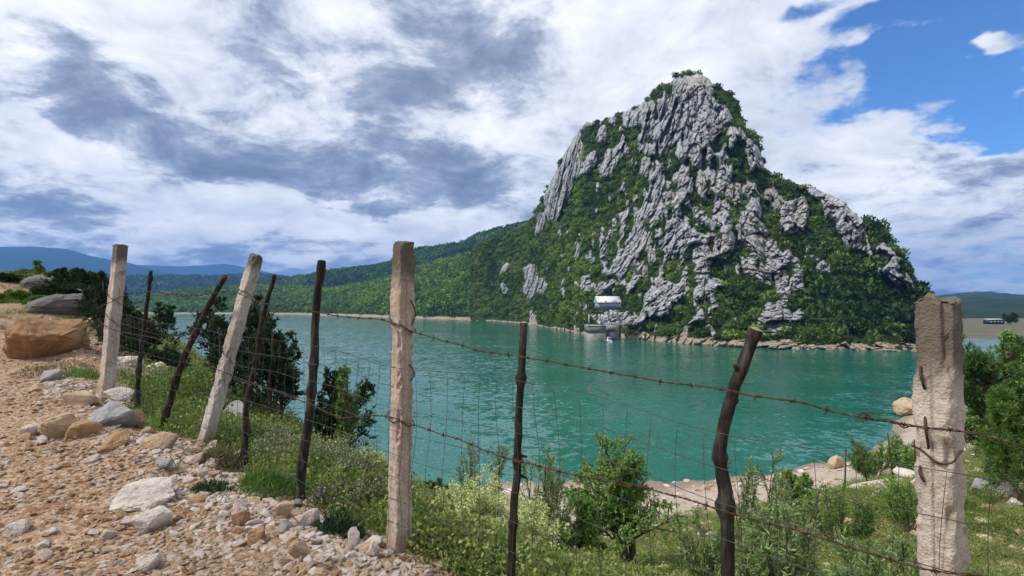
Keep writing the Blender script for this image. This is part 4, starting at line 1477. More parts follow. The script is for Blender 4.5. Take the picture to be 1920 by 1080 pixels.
for nm, lb, x_, Y_, w_, h_, mk, sd_ in [
        ('rock', 'white boulder behind the fence left of the crooked stake', 232, 8.0, 70, 46, 'pale', 31), ('rock', 'grey boulder half hidden behind the leaning post', 436, 6.6, 62, 60, 'grey', 32),
        ('rock', 'pale rock behind the fence between the two left stakes', 330, 7.6, 60, 34, 'pale', 33), ('rock', 'low white rock behind the fence beside the plank', 285, 8.2, 60, 40, 'pale', 36),
        ('rock', 'pale pinkish boulder behind the split post', 842, 9.5, 96, 60, 'pink', 34), ('rock', 'rounded tan boulder standing at the water edge', 1556, 46.5, 42, 26, 'tan', 35),
        ('rock', 'flat pale rock slab in the grass left of the nearest post', 1650, 24.0, 110, 26, 'pale', 37), ('rock', 'small pale rock behind the flat slab in the grass', 1700, 27, 46, 24, 'pale', 38),
        ('rock', 'tan rocky point jutting into the lake by the nearest post', 1712, 70, 70, 34, 'tan', 39), ('rock', 'grey stone under the pines at the right edge', 1850, 14.6, 50, 22, 'grey', 40),
        ('rock', 'pale stone topmost of the pile under the pines', 1884, 14.0, 44, 24, 'pale', 41), ('rock', 'white round stone right of the pile under the pines', 1902, 13.2, 26, 20, 'pale', 42)]:
    place_rock(nm, lb, x_, 0, w_, h_, S[mk], sd_ + 700, Y_, 2)

# cobbles: the largest of the loose stones, one by one
cob = {k: [rock_mesh('cobble', 900 + i + 7 * j, 1, .60, .1, 13, S[k]) for i in range(5)] for j, k in enumerate(S)}
rng = np.random.default_rng(77)
LAND = [(x_, y_, k_) for x_, y_, k_ in [
    (118, 805, 'the blocky tan rock'), (212, 780, 'the dark grey jagged rock'), (213, 832, 'the flat ochre rock'), (301, 830, 'the smooth tan rock'),
    (270, 935, 'the long white rock'), (287, 980, 'the cream coloured boulder'), (317, 875, 'the grey rock'), (390, 905, 'the orange brown rock'),
    (541, 975, 'the big rounded tan rock'), (482, 1005, 'the ochre wedge of rock'), (281, 1060, 'the bottom white rock'), (35, 990, 'the pale flat rock'),
    (690, 1035, 'the foot of the split post'), (384, 830, 'the foot of the leaning post'), (445, 880, 'the foot of the slim stake'), (60, 806, 'the grey white flat rock'), (950, 1075, 'the foot of the lone stake'),
    (130, 1050, 'the corner gravel'), (563, 1035, 'the tawny rock on the lip'), (452, 980, 'the rusty stone')]]
HUE = {'pale': 'white', 'tan': 'tan', 'ochre': 'ochre', 'grey': 'grey', 'pink': 'pinkish', 'brown': 'brown'}
cnt = 0
while cnt < 262:
    r_ = rng.random()
    if r_ < .58:
        u = rng.random()
        zone_ = 'lip'
        px = np.interp(u, [0, .3, .7, 1], [360, 440, 620, 900]) + rng.normal(0, 30)
        py = np.interp(u, [0, .3, .7, 1], [850, 930, 1020, 1075]) + rng.normal(0, 22) + 6
        sz_ = 12 + 30 * rng.random() ** 2
    elif r_ < .76:
        zone_ = 'row'
        px, py = rng.uniform(20, 340), rng.normal(820, 38)
        sz_ = 10 + 18 * rng.random() ** 2
    else:
        zone_ = 'track'
        px, py = rng.uniform(0, 640), rng.uniform(860, 1079)
        sz_ = 11 + 20 * rng.random() ** 2.5
    if not (0 < px < 960 and 740 < py < 1085):
        continue
    k_ = (px - 960) / F
    # quick ground point: the track is close to a plane here
    Yg = 3.2
    for _ in range(8):
        Yg = max(.9, (EYE - float(ground(np.array([k_ * Yg]), np.array([Yg]))[0])) * F / (py - HY))
    g_ = np.array([k_ * Yg, Yg])
    if fence_side(g_[:1], g_[1:])[0] > .25:
        continue
    hue_ = ['pale', 'pink', 'tan', 'ochre', 'grey', 'brown'][int(np.searchsorted(np.cumsum([.34, .24, .22, .10, .06]), rng.random()))]
    o = link('cobble', cob[hue_][cnt % 5])
    w_ = sz_ / F * Yg
    ld = min(LAND, key=lambda q: (q[0] - px) ** 2 + (q[1] - py) ** 2)
    dx_, dy_ = px - ld[0], py - ld[1]
    far_ = ['close', 'just', 'a little way', 'some way', 'a long way'][int(np.searchsorted([18, 38, 60, 90], math.hypot(dx_, dy_)))]
    side_ = ('right of' if dx_ > 0 else 'left of') if abs(dx_) > abs(dy_) else ('in front of' if dy_ > 0 else 'behind')
    size_ = 'small' if sz_ < 14 else ('middling' if sz_ < 20 else 'large')
    text_ = f"{size_} {HUE[hue_]} cobble {far_} {side_} {ld[2]}"
    o.scale = (w_ * 1.1, w_ * .95, w_ * (.75 + .4 * rng.random()))
    o.location = (g_[0], g_[1], gz(*g_) + w_ * .16)
    o.rotation_euler = (rng.normal(0, .3), rng.normal(0, .3), rng.random() * 6.28)
    tag(o, text_, 'cobble', 'loose cobbles on the track and along the fence')
    cnt += 1

# gravel: far too many to count
peb = [rock_mesh('pebble', 950 + i, 0, .72, .1, 18, st_gravel) for i in range(10)]
N = 90000
az_p = rng.uniform(-48, 10, N) * np.pi / 180
r_p = np.exp(rng.uniform(math.log(1.6), math.log(17), N))
gx_, gy_ = r_p * np.sin(az_p), r_p * np.cos(az_p)
fsd = fence_side(gx_, gy_)
patch = fbm(gx_ * 1.1, gy_ * 1.1, 0 * gx_, 3, 5)
lipd = np.exp(-((fsd + .35) / .4) ** 2)
kp = (fsd < .35 + .25 * patch) & (rng.random(N) < np.clip(.42 + .7 * patch + .6 * lipd, .10, 1) * np.where(gx_ < -7, .7, 1))
gx_, gy_, patch, lipd, r_p = gx_[kp], gy_[kp], patch[kp], lipd[kp], r_p[kp]
n_ = len(gx_)
sz_ = (.009 + .040 * rng.random(n_) ** 3.4 + .02 * lipd * rng.random(n_)) * (1 + .03 * r_p)
tn = np.clip(.34 + .24 * rng.normal(size=n_) + .42 * lipd + .25 * patch, 0, 1)
o = scatter('gravel', np.c_[gx_, gy_, ground(gx_, gy_) + sz_ * .04], np.c_[sz_ * 1.25, sz_, sz_ * (.7 + .3 * rng.random(n_))], np.c_[rng.normal(0, .35, n_), rng.normal(0, .35, n_), rng.random(n_) * 6.28], rng.integers(0, 10, n_), tn, peb)
tag(o, 'ochre and pinkish gravel strewn over the track', None, None, 'stuff')
# shingle and stones on the slope and the beach
N = 9000
az_p = rng.uniform(-12, 47, N) * np.pi / 180
r_p = np.exp(rng.uniform(math.log(8), math.log(62), N))
gx_, gy_ = r_p * np.sin(az_p), r_p * np.cos(az_p)
zz_ = ground(gx_, gy_)
kp = (zz_ > .05) & ((zz_ < 3) | (rng.random(N) < .35))
gx_, gy_, zz_, r_p = gx_[kp], gy_[kp], zz_[kp], r_p[kp]
n_ = len(gx_)
sz_ = (.035 + .26 * rng.random(n_) ** 4) * (1 + .022 * r_p)
o = scatter('shingle', np.c_[gx_, gy_, zz_ + sz_ * .1], np.c_[sz_ * 1.2, sz_, sz_ * .8], np.c_[rng.normal(0, .3, n_), rng.normal(0, .3, n_), rng.random(n_) * 6.28], rng.integers(0, 10, n_), np.clip(.6 + .25 * rng.normal(size=n_), 0, 1), peb)
tag(o, 'pale stones strewn over the bank and beach', None, None, 'stuff')

# weathered plank behind the fence
m = MB()
a_, b_ = gpt(228, 8.0, .16), gpt(322, 7.2, .10)
d = b_ - a_
Ln = np.linalg.norm(d)
ux = np.linspace(0, Ln, 40)
sec = np.array([(-.02, -.06), (.02, -.06), (.02, .06), (-.02, .06)])
PP = np.zeros((40, 4, 3))
e1 = d / Ln
e2 = norm(np.cross([0, 0, 1], e1))
e3 = np.cross(e1, e2)
for i, s in enumerate(ux):
    for j, (q0, q1) in enumerate(sec):
        PP[i, j] = e1 * s + e2 * (q0 + .004 * math.sin(s * 9 + j)) + e3 * (q1 + .006 * math.sin(s * 5 + 2 * j))
m.grid(PP, True)
m.add(PP[0], [(0, 1, 2, 3)])
m.add(PP[-1], [(3, 2, 1, 0)])
tag(m.build('plank', plain('grey_plank', (.16, .125, .10), .9, 0, .4, 9), None, False, None, tuple(a_)), 'weathered grey plank lying behind the farthest left post', 'plank')
# ================================================================== WATER INTAKE TOWER (under the mountain)
conc = plain('intake_concrete', (.30, .28, .25), .9, 0, .3, .35)
conc_d = plain('intake_concrete_dark', (.15, .155, .155), .9, 0, .3, .5)
conc_l = plain('intake_concrete_light', (.42, .40, .35), .9, 0, .2, .6)
sheet = plain('blue_grey_sheet', (.34, .39, .45), .6, .1, .12, .8)
white_p = plain('white_paint', (.62, .64, .66), .6, 0, .08, 1.5)
red_p = plain('faded_red_paint', (.55, .11, .06), .7, 0, .3, 2)
blue_p = plain('blue_paint', (.03, .07, .30), .5, 0, .2, 3)
dark_st = plain('dark_steel', (.035, .05, .06), .6, .4, .3, 2)


def xz(px, py, Y):
    p = at(px, py, Y)
    return p[0], p[2]


def slab(name, px0, px1, py0, py1, Y, dep, mat, par, z0=None):
    """upright block: front face at Y, seen between the pixel columns and rows"""
    x0, zt = xz(px0, py0, Y)
    x1, zb = xz(px1, py1, Y)
    if z0 is not None:
        zb = z0
    m = MB()
    o = np.array(par.location) if par.parent is None else np.array(par.parent.location)
    m.box(x0 - o[0], Y - o[1], zb - o[2], x1 - o[0], Y + dep - o[1], zt - o[2])
    return m.build(name, mat, par)


bx0 = at(1130, 637, 222)
it = empty('intake_tower', (bx0[0], 222, 0))
tag(it, 'concrete water intake tower with a cabin on columns below the rock', 'water tower')
lp = slab('left_pier', 1101.6, 1136, 611.2, 640, 213, 9, conc, it, -4)
slab('pier_top_course', 1101.2, 1136.4, 611, 623.4, 212.85, 9.3, conc_d, it)
slab('deck_edge', 1101, 1136.6, 610.2, 611.2, 212.7, 9.6, conc_l, it)
slab('right_pier', 1136.6, 1160, 609.4, 636, 223, 9, conc_d, it, -4)
slab('pier_course', 1136.4, 1160.2, 609.2, 621, 222.85, 9.3, conc, it)
for cxp in (1124.6, 1141.6, 1158.2):
    for dY in (224.0, 230.0):
        cl = slab('column', cxp - 1.7, cxp + 1.7, 578, 609.2, dY, .7, conc_l, it)
        slab('column_foot', cxp - 2.0, cxp + 2.0, 602.5, 609.0, dY - .06, .82, white_p, cl)
slab('cabin_floor', 1119.5, 1165.4, 577.4, 579, 222.6, 9.4, dark_st, it)
cw = slab('cabin_wall', 1120.6, 1164.4, 565.5, 577.4, 223, 8.6, sheet, it)
for q in range(1, 7):       # sheet seams
    xq = 1120.6 + q * 6.26
    slab('wall_seam', xq - .18, xq + .18, 566.5, 577.2, 222.94, .1, conc_d, cw)
# sloping roof: eave to the lake, ridge behind
x0, ze = xz(1119.8, 566.3, 222.4)
x1, _z = xz(1165.2, 566.3, 222.4)
x0r, zr = xz(1120.4, 555.4, 227.4)
x1r, _z = xz(1164.4, 555.4, 227.4)
o_ = np.array(it.location)
rf = MB()
q = np.array([(x0, 222.4, ze), (x1, 222.4, ze), (x1, 227.4, zr), (x0, 227.4, zr), (x1, 232.4, ze), (x0, 232.4, ze)]) - o_
q2 = q - [0, 0, .25]
rf.add(np.vstack([q, q2]), [(0, 1, 2, 3), (3, 2, 4, 5), (7, 6, 9, 8), (8, 9, 11, 10), (0, 6, 7, 1), (5, 4, 10, 11), (0, 3, 9, 6), (3, 5, 11, 9), (1, 7, 8, 2), (2, 8, 10, 4)])
roof = rf.build('roof', white_p, it)
gb = MB()
gb.add([q2[0], q2[3], q2[5], q2[1], q2[2], q2[4]], None, [(0, 1, 2), (3, 5, 4)])
gb.build('gable', sheet, it)


def roof_patch(u0, u1, v0, v1):
    def pt(u, v):
        a = q[0] * (1 - u) + q[1] * u
        c = q[3] * (1 - u) + q[2] * u
        return a * (1 - v) + c * v + np.array([0, -.03, .05])
    m = MB()
    w_ = [pt(u0, v0), pt(u1, v0 + .02), pt(u1 - .01, v1), pt(u0 + .015, v1 - .03)]
    m.add(w_ + [k - np.array([0, 0, .05]) for k in w_], [(0, 1, 2, 3), (4, 7, 6, 5), (0, 4, 5, 1), (1, 5, 6, 2), (2, 6, 7, 3), (3, 7, 4, 0)])
    m.build('red_sheet', red_p, roof)


for a_ in ((.92, .985, .45, .97), (.62, .82, .02, .24), (.29, .42, .02, .20), (.03, .12, .62, .80)):
    roof_patch(*a_)
# gantry on the left pier
gy = 214.5
for cxp in (1104.6, 1131.6):
    for dY in (213.6, 219.5):
        slab('gantry_post', cxp - 1.1, cxp + 1.1, 588, 610.4, dY, .45, conc_l, it)
slab('gantry_beam', 1104, 1132.4, 585.2, 588.6, 213.5, .5, dark_st, it)
slab('gantry_beam', 1104, 1132.4, 585.2, 588.6, 219.4, .5, dark_st, it)
slab('gantry_rail', 1109, 1113, 584.2, 585.4, 213.2, 7, dark_st, it)
slab('gantry_rail', 1122, 1126, 584.2, 585.4, 213.2, 7, dark_st, it)


def railing(par, name, pts, h, n, r=.035):
    pts = np.asarray(pts, float)
    P = smooth_path(pts, n) if len(pts) > 2 else pts[0] + (pts[1] - pts[0]) * np.linspace(0, 1, n)[:, None]
    o = np.array(par.location)
    for f in (.5, 1.0):
        m = MB()
        m.tube(P - o + [0, 0, h * f], r, 5)
        m.build('rail', dark_st, par)
    for p in P:
        m = MB()
        m.tube([p - o, p - o + [0, 0, h]], r, 5)
        m.build('rail_post', dark_st, par)


railing(it, 'r', [at(1102.5, 610.3, 213.2), at(1120, 610.3, 213.2)], 1.0, 6)
railing(it, 'r', [at(1138, 609.3, 223.2), at(1159, 609.3, 223.2)], 1.0, 6)
for nm, cxp, mt, lb in (('drum', 1128.4, blue_p, 'blue drum standing on the deck of the intake tower'), ('drum', 1130.8, white_p, 'white drum standing on the deck of the intake tower')):
    m = MB()
    zb = xz(0, 610.2, 214)[1]
    c = at(cxp, 610.2, 214.2)
    hh = np.array([0, .05, .5, .55, 1.0, 1.05, 1.5, 1.55]) * (1.0 if mt is blue_p else .75)
    m.tube(np.c_[0 * hh, 0 * hh, hh], np.array([.42, .45, .45, .48, .48, .45, .45, .40]), 16)
    tag(m.build(nm, mt, None, True, None, (c[0], 214.2, zb)), lb, 'drum')
# foot bridge to the shore
fb = empty('foot_bridge', tuple(at(1161, 609, 228)))
tag(fb, 'narrow steel foot bridge from the intake tower to the rock', 'bridge')
a_, b_ = at(1160.5, 609.2, 226), at(1224, 607.6, 226)
o_ = np.array(fb.location)
m = MB()
m.box(a_[0] - o_[0], -1.6, a_[2] - o_[2] - .35, b_[0] - o_[0], -.2, a_[2] - o_[2])
m.build('deck', dark_st, fb)
for yy in (226.5, 227.7):
    railing(fb, 'r', [(a_[0], yy, a_[2]), (b_[0], yy, a_[2])], 1.05, 11)
m = MB()
for s in np.linspace(.25, .95, 3):
    m.tube([(a_[0] - o_[0] + (b_[0] - a_[0]) * s, -.9, -8), (a_[0] - o_[0] + (b_[0] - a_[0]) * s, -.9, a_[2] - o_[2] - .3)], .14, 8)
m.build('bridge_pier', conc_d, fb)

# moored boat: white hull with a small wheelhouse, seen from the stern
bt_p = at(1142.2, 640, 210.5)
boat = empty('boat', (bt_p[0], 210.5, -.12))
tag(boat, 'small white boat with a wheelhouse moored at the intake tower', 'boat')
m = MB()
ss = np.linspace(0, 1, 14)
beam = .98 * np.sqrt(np.clip(1 - ss ** 2.6, 0, 1)) * .98 + .02
hul = []
for k, sv in enumerate(ss):
    yv = -1.6 + sv * 4.6
    shv = .62 + .30 * sv ** 2
    w_ = beam[k]
    hul.append([(-w_, yv, shv), (-w_ * .92, yv, .3), (-w_ * .6, yv, -.05), (0, yv, -.18), (w_ * .6, yv, -.05), (w_ * .92, yv, .3), (w_, yv, shv), (w_ * .86, yv, shv), (0, yv, shv - .10), (-w_ * .86, yv, shv)])
H_ = np.array(hul)
m.grid(H_, True)
m.add(H_[0], None, [(0, i, i + 1) for i in range(1, 9)])
m.build('hull', white_p, boat, False)
m = MB()
ho_ = [(-.62, -.3, .55), (.62, -.3, .55), (.62, 1.5, .6), (-.62, 1.5, .6), (-.55, -.2, 1.75), (.55, -.2, 1.75), (.55, 1.2, 1.75), (-.55, 1.2, 1.75)]
m.add(ho_, [(0, 1, 5, 4), (1, 2, 6, 5), (2, 3, 7, 6), (3, 0, 4, 7), (4, 5, 6, 7)])
wh = m.build('wheelhouse', white_p, boat)
m = MB()
m.box(-.68, -.35, 1.75, .68, 1.35, 1.85)
m.build('wheelhouse_roof', white_p, boat)
for xw in (-.28, .28):
    m = MB()
    m.box(xw - .2, -.34, 1.05, xw + .2, -.26, 1.58)
    m.build('window', dark_st, wh)

# flat-roofed dark shed and vehicle-like block on the far bank
sh_p = at(1868, 615, 330)
shed = empty('shed', (sh_p[0], 330, 2.35))
tag(shed, 'low dark shed with a white roof on the far bank', 'shed')
m = MB()
m.box(-4.6, 0, 0, 4.6, 4, 2.4)
m.build('shed_wall', dark_st, shed)
m = MB()
m.box(-4.0, -.25, 2.4, 4.9, 4.2, 2.95)
m.build('shed_roof', white_p, shed)
for xw in (-3, -1, 1, 3):
    m = MB()
    m.box(xw - .5, -.06, .9, xw + .5, .05, 1.8)
    m.build('window', sheet, shed)


# ================================================================== PLANTS
class Spec:
    def __init__(s, **k):
        s.__dict__.update(k)


def grow(rng, P, D, L, Rr, lev, sp, out):
    n = sp.seg[lev]
    pts = [P]
    d = np.asarray(D, float)
    for i in range(n):
        d = d + rng.normal(0, sp.wob[lev], 3) + np.array([0, 0, sp.up[lev]])
        d = d / (math.sqrt(d @ d) + 1e-9)
        P = P + d * (L / n)
        pts.append(P)
    pts = np.array(pts)
    out['tubes'].append((pts, np.linspace(Rr, Rr * .35, n + 1), lev))
    if lev < sp.levels - 1:
        k = sp.kids[lev]
        for c in range(k):
            tt = sp.t0[lev] + (1 - sp.t0[lev]) * (c + rng.random()) / k
            f = tt * n
            i = min(int(f), n - 1)
            p = pts[i] + (pts[i + 1] - pts[i]) * (f - i)
            ax = pts[i + 1] - pts[i]
            ax = ax / (math.sqrt(ax @ ax) + 1e-9)
            r = rng.normal(size=3)
            r = r - ax * (r @ ax)
            r = r / (math.sqrt(r @ r) + 1e-9)
            an = sp.ang[lev] * (.75 + .5 * rng.random())
            nd = ax * math.cos(an) + r * math.sin(an)
            grow(rng, p, nd, L * sp.ratio[lev] * (1.15 - sp.taper[lev] * tt) * (.75 + .5 * rng.random()), Rr * .5, lev + 1, sp, out)
    if lev >= sp.leaf_from:
        q = max(1, int(sp.leaves * (.7 + .6 * rng.random())))
        f = rng.random(q) ** .8 * n
        i = np.minimum(f.astype(int), n - 1)
        u = (f - i)[:, None]
        out['lb'].append(pts[i] + (pts[i + 1] - pts[i]) * u)
        ax = norm(pts[i + 1] - pts[i])
        out['ld'].append(norm(ax * sp.along + rng.normal(size=(q, 3)) * sp.spread + np.array([0, 0, sp.leaf_up])))


def plant(name, label, cat, base, height, width, sp, wood, leaf, seed, parts=('stems', 'foliage'), group=None, extra=None):
    rng = np.random.default_rng(seed)
    out = dict(tubes=[], lb=[], ld=[])
    for s in range(sp.stems):
        a = rng.random() * 6.28
        ln = sp.lean * (.3 + .9 * rng.random())
        d = norm(np.array([math.cos(a) * ln, math.sin(a) * ln, 1]))
        o = np.array([math.cos(a), math.sin(a), 0]) * rng.random() * sp.foot
        grow(rng, o, d, sp.len0 * (.7 + .45 * rng.random()) if sp.stems > 1 else sp.len0, sp.rad, 0, sp, out)
    LB, LD = np.concatenate(out['lb']), np.concatenate(out['ld'])
    # fit the plant to its height and width
    hi = np.percentile(LB[:, 2], 99.3)
    wr = np.percentile(np.hypot(LB[:, 0], LB[:, 1]), 93)
    fz, fx = height / hi, width / 2 / wr
    S3 = np.array([fx, fx, fz])
    e = empty(name, tuple(base))
    m = MB()
    for pts, r, lev in out['tubes']:
        if lev <= sp.wood_to:
            m.tube(pts * S3, np.maximum(r * (fx + fz) / 2, .0016), 5 if lev == 0 else 3, False)
    m.build(parts[0], wood, e)
    m = MB()
    n = len(LB)
    m.leaves(LB * S3, LD, sp.ll * (.65 + .6 * rng.random(n)), sp.lw * (.7 + .5 * rng.random(n)), rng, sp.droop)
    m.build(parts[1], leaf, e)
    if extra:
        lb2, ll2, lw2, mat2, nm2, frac = extra
        k = rng.random(n) < frac
        k &= LB[:, 2] > hi * .45
        m = MB()
        j = np.repeat(np.nonzero(k)[0], lb2)
        nn = len(j)
        m.leaves(LB[j] * S3 + rng.normal(0, .016, (nn, 3)), rng.normal(size=(nn, 3)), ll2 * (.6 + .8 * rng.random(nn)), lw2, rng)
        m.build(nm2, mat2, e)
    tag(e, label, cat, group)
    return e


twig = plain('twig_bark', (.10, .075, .055), .9, 0, .35, 20)
stemg = plain('green_stem', (.16, .17, .07), .8, 0, .3, 10)
L_jun = leafmat('juniper_needles', [(.012, .030, .012), (.026, .055, .020), (.060, .105, .036)], .15, scale=3)
L_brt = leafmat('bright_leaves', [(.085, .175, .030), (.19, .33, .065), (.36, .50, .16)], .35, scale=3)
L_wil = leafmat('willow_leaves', [(.090, .155, .046), (.195, .290, .090), (.40, .48, .23)], .3, scale=3)
L_flw = leafmat('herb_leaves', [(.080, .135, .032), (.16, .215, .060), (.26, .31, .10)], .3, scale=5)
L_pal = leafmat('pale_blossom', [(.48, .54, .18), (.62, .66, .28), (.74, .76, .42)], .3, scale=5)
L_pin = leafmat('pine_needles', [(.030, .075, .018), (.070, .145, .032), (.140, .240, .058)], .2, scale=2)
L_dry = leafmat('dry_herb', [(.075, .085, .030), (.15, .135, .060), (.27, .22, .12)], .3, scale=5)
L_mid = leafmat('mid_green_leaves', [(.045, .105, .021), (.105, .200, .038), (.22, .335, .080)], .3, scale=3)

JUN = Spec(stems=5, foot=.12, lean=.42, len0=1.0, rad=.022, levels=4, seg=[6, 4, 3, 2], wob=[.10, .14, .16, .1], up=[.06, .10, .10, .05], kids=[9, 6, 5], t0=[.08, .12, .15], ang=[.75, .7, .7],
           ratio=[.48, .50, .5], taper=[.75, .6, .5], leaf_from=2, leaves=9, along=1.0, spread=.38, leaf_up=.15, ll=.050, lw=.015, droop=0, wood_to=1)
BRT = Spec(stems=3, foot=.05, lean=.22, len0=1.0, rad=.028, levels=4, seg=[6, 4, 3, 2], wob=[.08, .12, .15, .1], up=[.05, .04, .02, 0], kids=[9, 6, 4], t0=[.25, .15, .15], ang=[.85, .7, .7],
           ratio=[.50, .5, .5], taper=[.8, .5, .4], leaf_from=2, leaves=7, along=.4, spread=.7, leaf_up=-.05, ll=.062, lw=.036, droop=.2, wood_to=2)
WIL = Spec(stems=7, foot=.15, lean=.55, len0=1.0, rad=.012, levels=3, seg=[7, 5, 3], wob=[.08, .12, .15], up=[.05, .08, .03], kids=[8, 5], t0=[.2, .15], ang=[.6, .6],
           ratio=[.45, .5], taper=[.7, .5], leaf_from=1, leaves=9, along=.8, spread=.55, leaf_up=.1, ll=.060, lw=.013, droop=.1, wood_to=2)
HRB = Spec(stems=22, foot=.16, lean=.35, len0=1.0, rad=.004, levels=3, seg=[5, 3, 2], wob=[.10, .15, .15], up=[.10, .12, .05], kids=[6, 3], t0=[.35, .2], ang=[.55, .6],
           ratio=[.30, .5], taper=[.4, .4], leaf_from=0, leaves=5, along=.6, spread=.6, leaf_up=.2, ll=.030, lw=.008, droop=.1, wood_to=0)
PIN = Spec(stems=1, foot=0, lean=.08, len0=1.0, rad=.030, levels=4, seg=[8, 5, 3, 2], wob=[.05, .10, .12, .1], up=[.05, .05, .10, .1], kids=[26, 8, 5], t0=[.34, .2, .2], ang=[1.15, .7, .7],
           ratio=[.44, .42, .5], taper=[.72, .4, .3], leaf_from=2, leaves=20, along=.8, spread=.55, leaf_up=.2, ll=.15, lw=.018, droop=0, wood_to=2)


def vary(sp, **k):
    d = dict(sp.__dict__)
    d.update(k)
    return Spec(**d)


def put(name, label, cat, px, top, Y, wpx, sp, wood, leaf, seed, extra=None, group=None, parts=('stems', 'foliage'), hmin=.2):
    b_ = gpt(px, Y)
    b_[2] -= .03
    zt = EYE - (top - HY) / F * Y
    return plant(name, label, cat, b_, max(hmin, zt - b_[2]), wpx / F * Y, sp, wood, leaf, seed, parts, group, extra)


JN = vary(JUN, kids=[10, 7, 5], leaves=10, lw=.017)
put('juniper', 'dark juniper just right of the farthest left post', 'shrub', 272, 572, 9.6, 130, JN, twig, L_jun, 1)
put('juniper', 'tall slender juniper tip showing left of the farthest left post', 'shrub', 197, 513, 11.5, 70, vary(JN, lean=.25), twig, L_jun, 2)
put('juniper', 'tallest dark juniper behind the leaning concrete post', 'shrub', 440, 560, 8.0, 150, JN, twig, L_jun, 3)
put('juniper', 'dark juniper behind the slim leaning stake', 'shrub', 512, 600, 7.6, 120, JN, twig, L_jun, 4)
put('juniper', 'low dark juniper right of the knobbly stake', 'shrub', 622, 705, 7.2, 130, JN, twig, L_jun, 5)
put('juniper', 'small dark juniper behind the crooked stake', 'shrub', 320, 660, 9.0, 90, JN, twig, L_jun, 61)
put('shrub', 'bright green shrub between the crooked stake and the leaning post', 'shrub', 352, 690, 8.3, 90, vary(BRT, ll=.05, lw=.03), twig, L_mid, 6)
put('sapling', 'thin leafy sapling against the water left of the split post', 'shrub', 655, 688, 6.4, 44, vary(BRT, stems=2, kids=[7, 4, 3], ll=.045, lw=.022), twig, L_mid, 7)
put('shrub', 'feathery shrub rightmost on the left rise', 'shrub', 132, 506, 17.0, 84, vary(JN, ll=.09, lw=.028), twig, L_jun, 8)
put('shrub', 'round bush on the crest of the left rise', 'shrub', 52, 506, 20.0, 60, vary(BRT, ll=.09, lw=.05), twig, L_mid, 9)
put('sapling', 'thin lone sapling on the crest of the left rise', 'shrub', 72, 490, 19.0, 22, vary(BRT, stems=1, kids=[6, 4, 3], ll=.09, lw=.04), twig, L_mid, 10)
put('shrub', 'small bush between the lone sapling and the feathery shrub', 'shrub', 98, 512, 18.0, 46, vary(BRT, ll=.09, lw=.05), twig, L_mid, 11)
put('shrub', 'low dark bush over the outcrop on the left rise', 'shrub', 105, 535, 15.0, 70, vary(JN, ll=.08, lw=.03), twig, L_jun, 12)
put('shrub', 'low dark bush at the left picture edge on the rise', 'shrub', 12, 522, 17.0, 44, vary(JN, ll=.08, lw=.03), twig, L_jun, 13)
put('shrub', 'low olive bush on the left picture edge below the rise crest', 'shrub', 28, 548, 14.0, 50, vary(JN, ll=.07, lw=.028), twig, L_mid, 14)
put('shrub', 'small green bush in front of the outcrop on the left rise', 'shrub', 66, 566, 13.0, 46, vary(JN, ll=.06, lw=.025), twig, L_mid, 15)
# bank below the fence
put('young_tree', 'bright green young tree on the bank before the beach', 'tree', 1186, 822, 11.0, 200, vary(BRT, stems=4, kids=[12, 8, 5], leaves=8), twig, L_brt, 20, None, None, ('trunk', 'crown'))
put('willow_shrub', 'narrow leaved shrub at the water edge right of the split post', 'shrub', 895, 832, 8.4, 90, vary(WIL, stems=9, kids=[9, 6]), twig, L_wil, 21)
put('willow_shrub', 'narrow leaved shrub behind the lone brown stake', 'shrub', 1015, 838, 7.4, 120, vary(WIL, stems=9, kids=[9, 6]), twig, L_wil, 22)
put('willow_shrub', 'tall olive green shrub right of the bowed stake', 'shrub', 1440, 862, 5.8, 150, vary(WIL, stems=9, kids=[9, 6]), twig, L_wil, 23)
put('willow_shrub', 'wide olive green shrub at the bottom right of the bowed stake', 'shrub', 1520, 945, 4.4, 230, vary(WIL, stems=11, kids=[9, 6]), twig, L_wil, 24)
put('willow_shrub', 'olive green shrub at the bottom edge left of the nearest post', 'shrub', 1640, 1000, 3.9, 190, vary(WIL, stems=10, kids=[9, 6]), twig, L_wil, 25)
put('willow_shrub', 'silvery shrub just left of the bowed stake', 'shrub', 1330, 975, 5.6, 110, vary(WIL, kids=[8, 5]), twig, L_wil, 26)
put('shrub', 'dark green bush below the young tree', 'shrub', 1075, 940, 7.6, 120, vary(BRT, ll=.05, lw=.03), twig, L_mid, 27)
put('shrub', 'low bush between the lone stake and the young tree', 'shrub', 1040, 985, 6.2, 110, vary(BRT, ll=.045, lw=.025), twig, L_mid, 28)
put('shrub', 'small green bush at the top of the beach right of the bowed stake', 'shrub', 1495, 885, 16, 70, vary(BRT, ll=.10, lw=.05), twig, L_brt, 29)
put('shrub', 'leafy shrub at the far end of the beach', 'shrub', 1634, 832, 34, 90, vary(WIL, stems=12, lean=1.0, kids=[9, 6], ll=.20, lw=0.045), twig, L_mid, 30)
put('shrub', 'leafy shrub on the beach beside the nearest post', 'shrub', 1694, 824, 31, 70, vary(WIL, stems=12, lean=1.0, kids=[9, 6], ll=.20, lw=0.045), twig, L_brt, 31)
put('shrub', 'green bush against the left side of the nearest post', 'shrub', 1700, 900, 13, 90, vary(WIL, stems=12, lean=1.0, kids=[9, 6], ll=.07, lw=0.018), twig, L_brt, 32)
put('shrub', 'bush of mixed green in the grass left of the flat slab', 'shrub', 1590, 925, 12, 100, vary(WIL, stems=12, lean=1.0, kids=[9, 6], ll=.07, lw=0.018), twig, L_mid, 33)
put('shrub', 'dark bush under the narrow leaved shrub at the water edge', 'shrub', 800, 900, 7.5, 90, vary(BRT, ll=.045, lw=.025), twig, L_mid, 34)
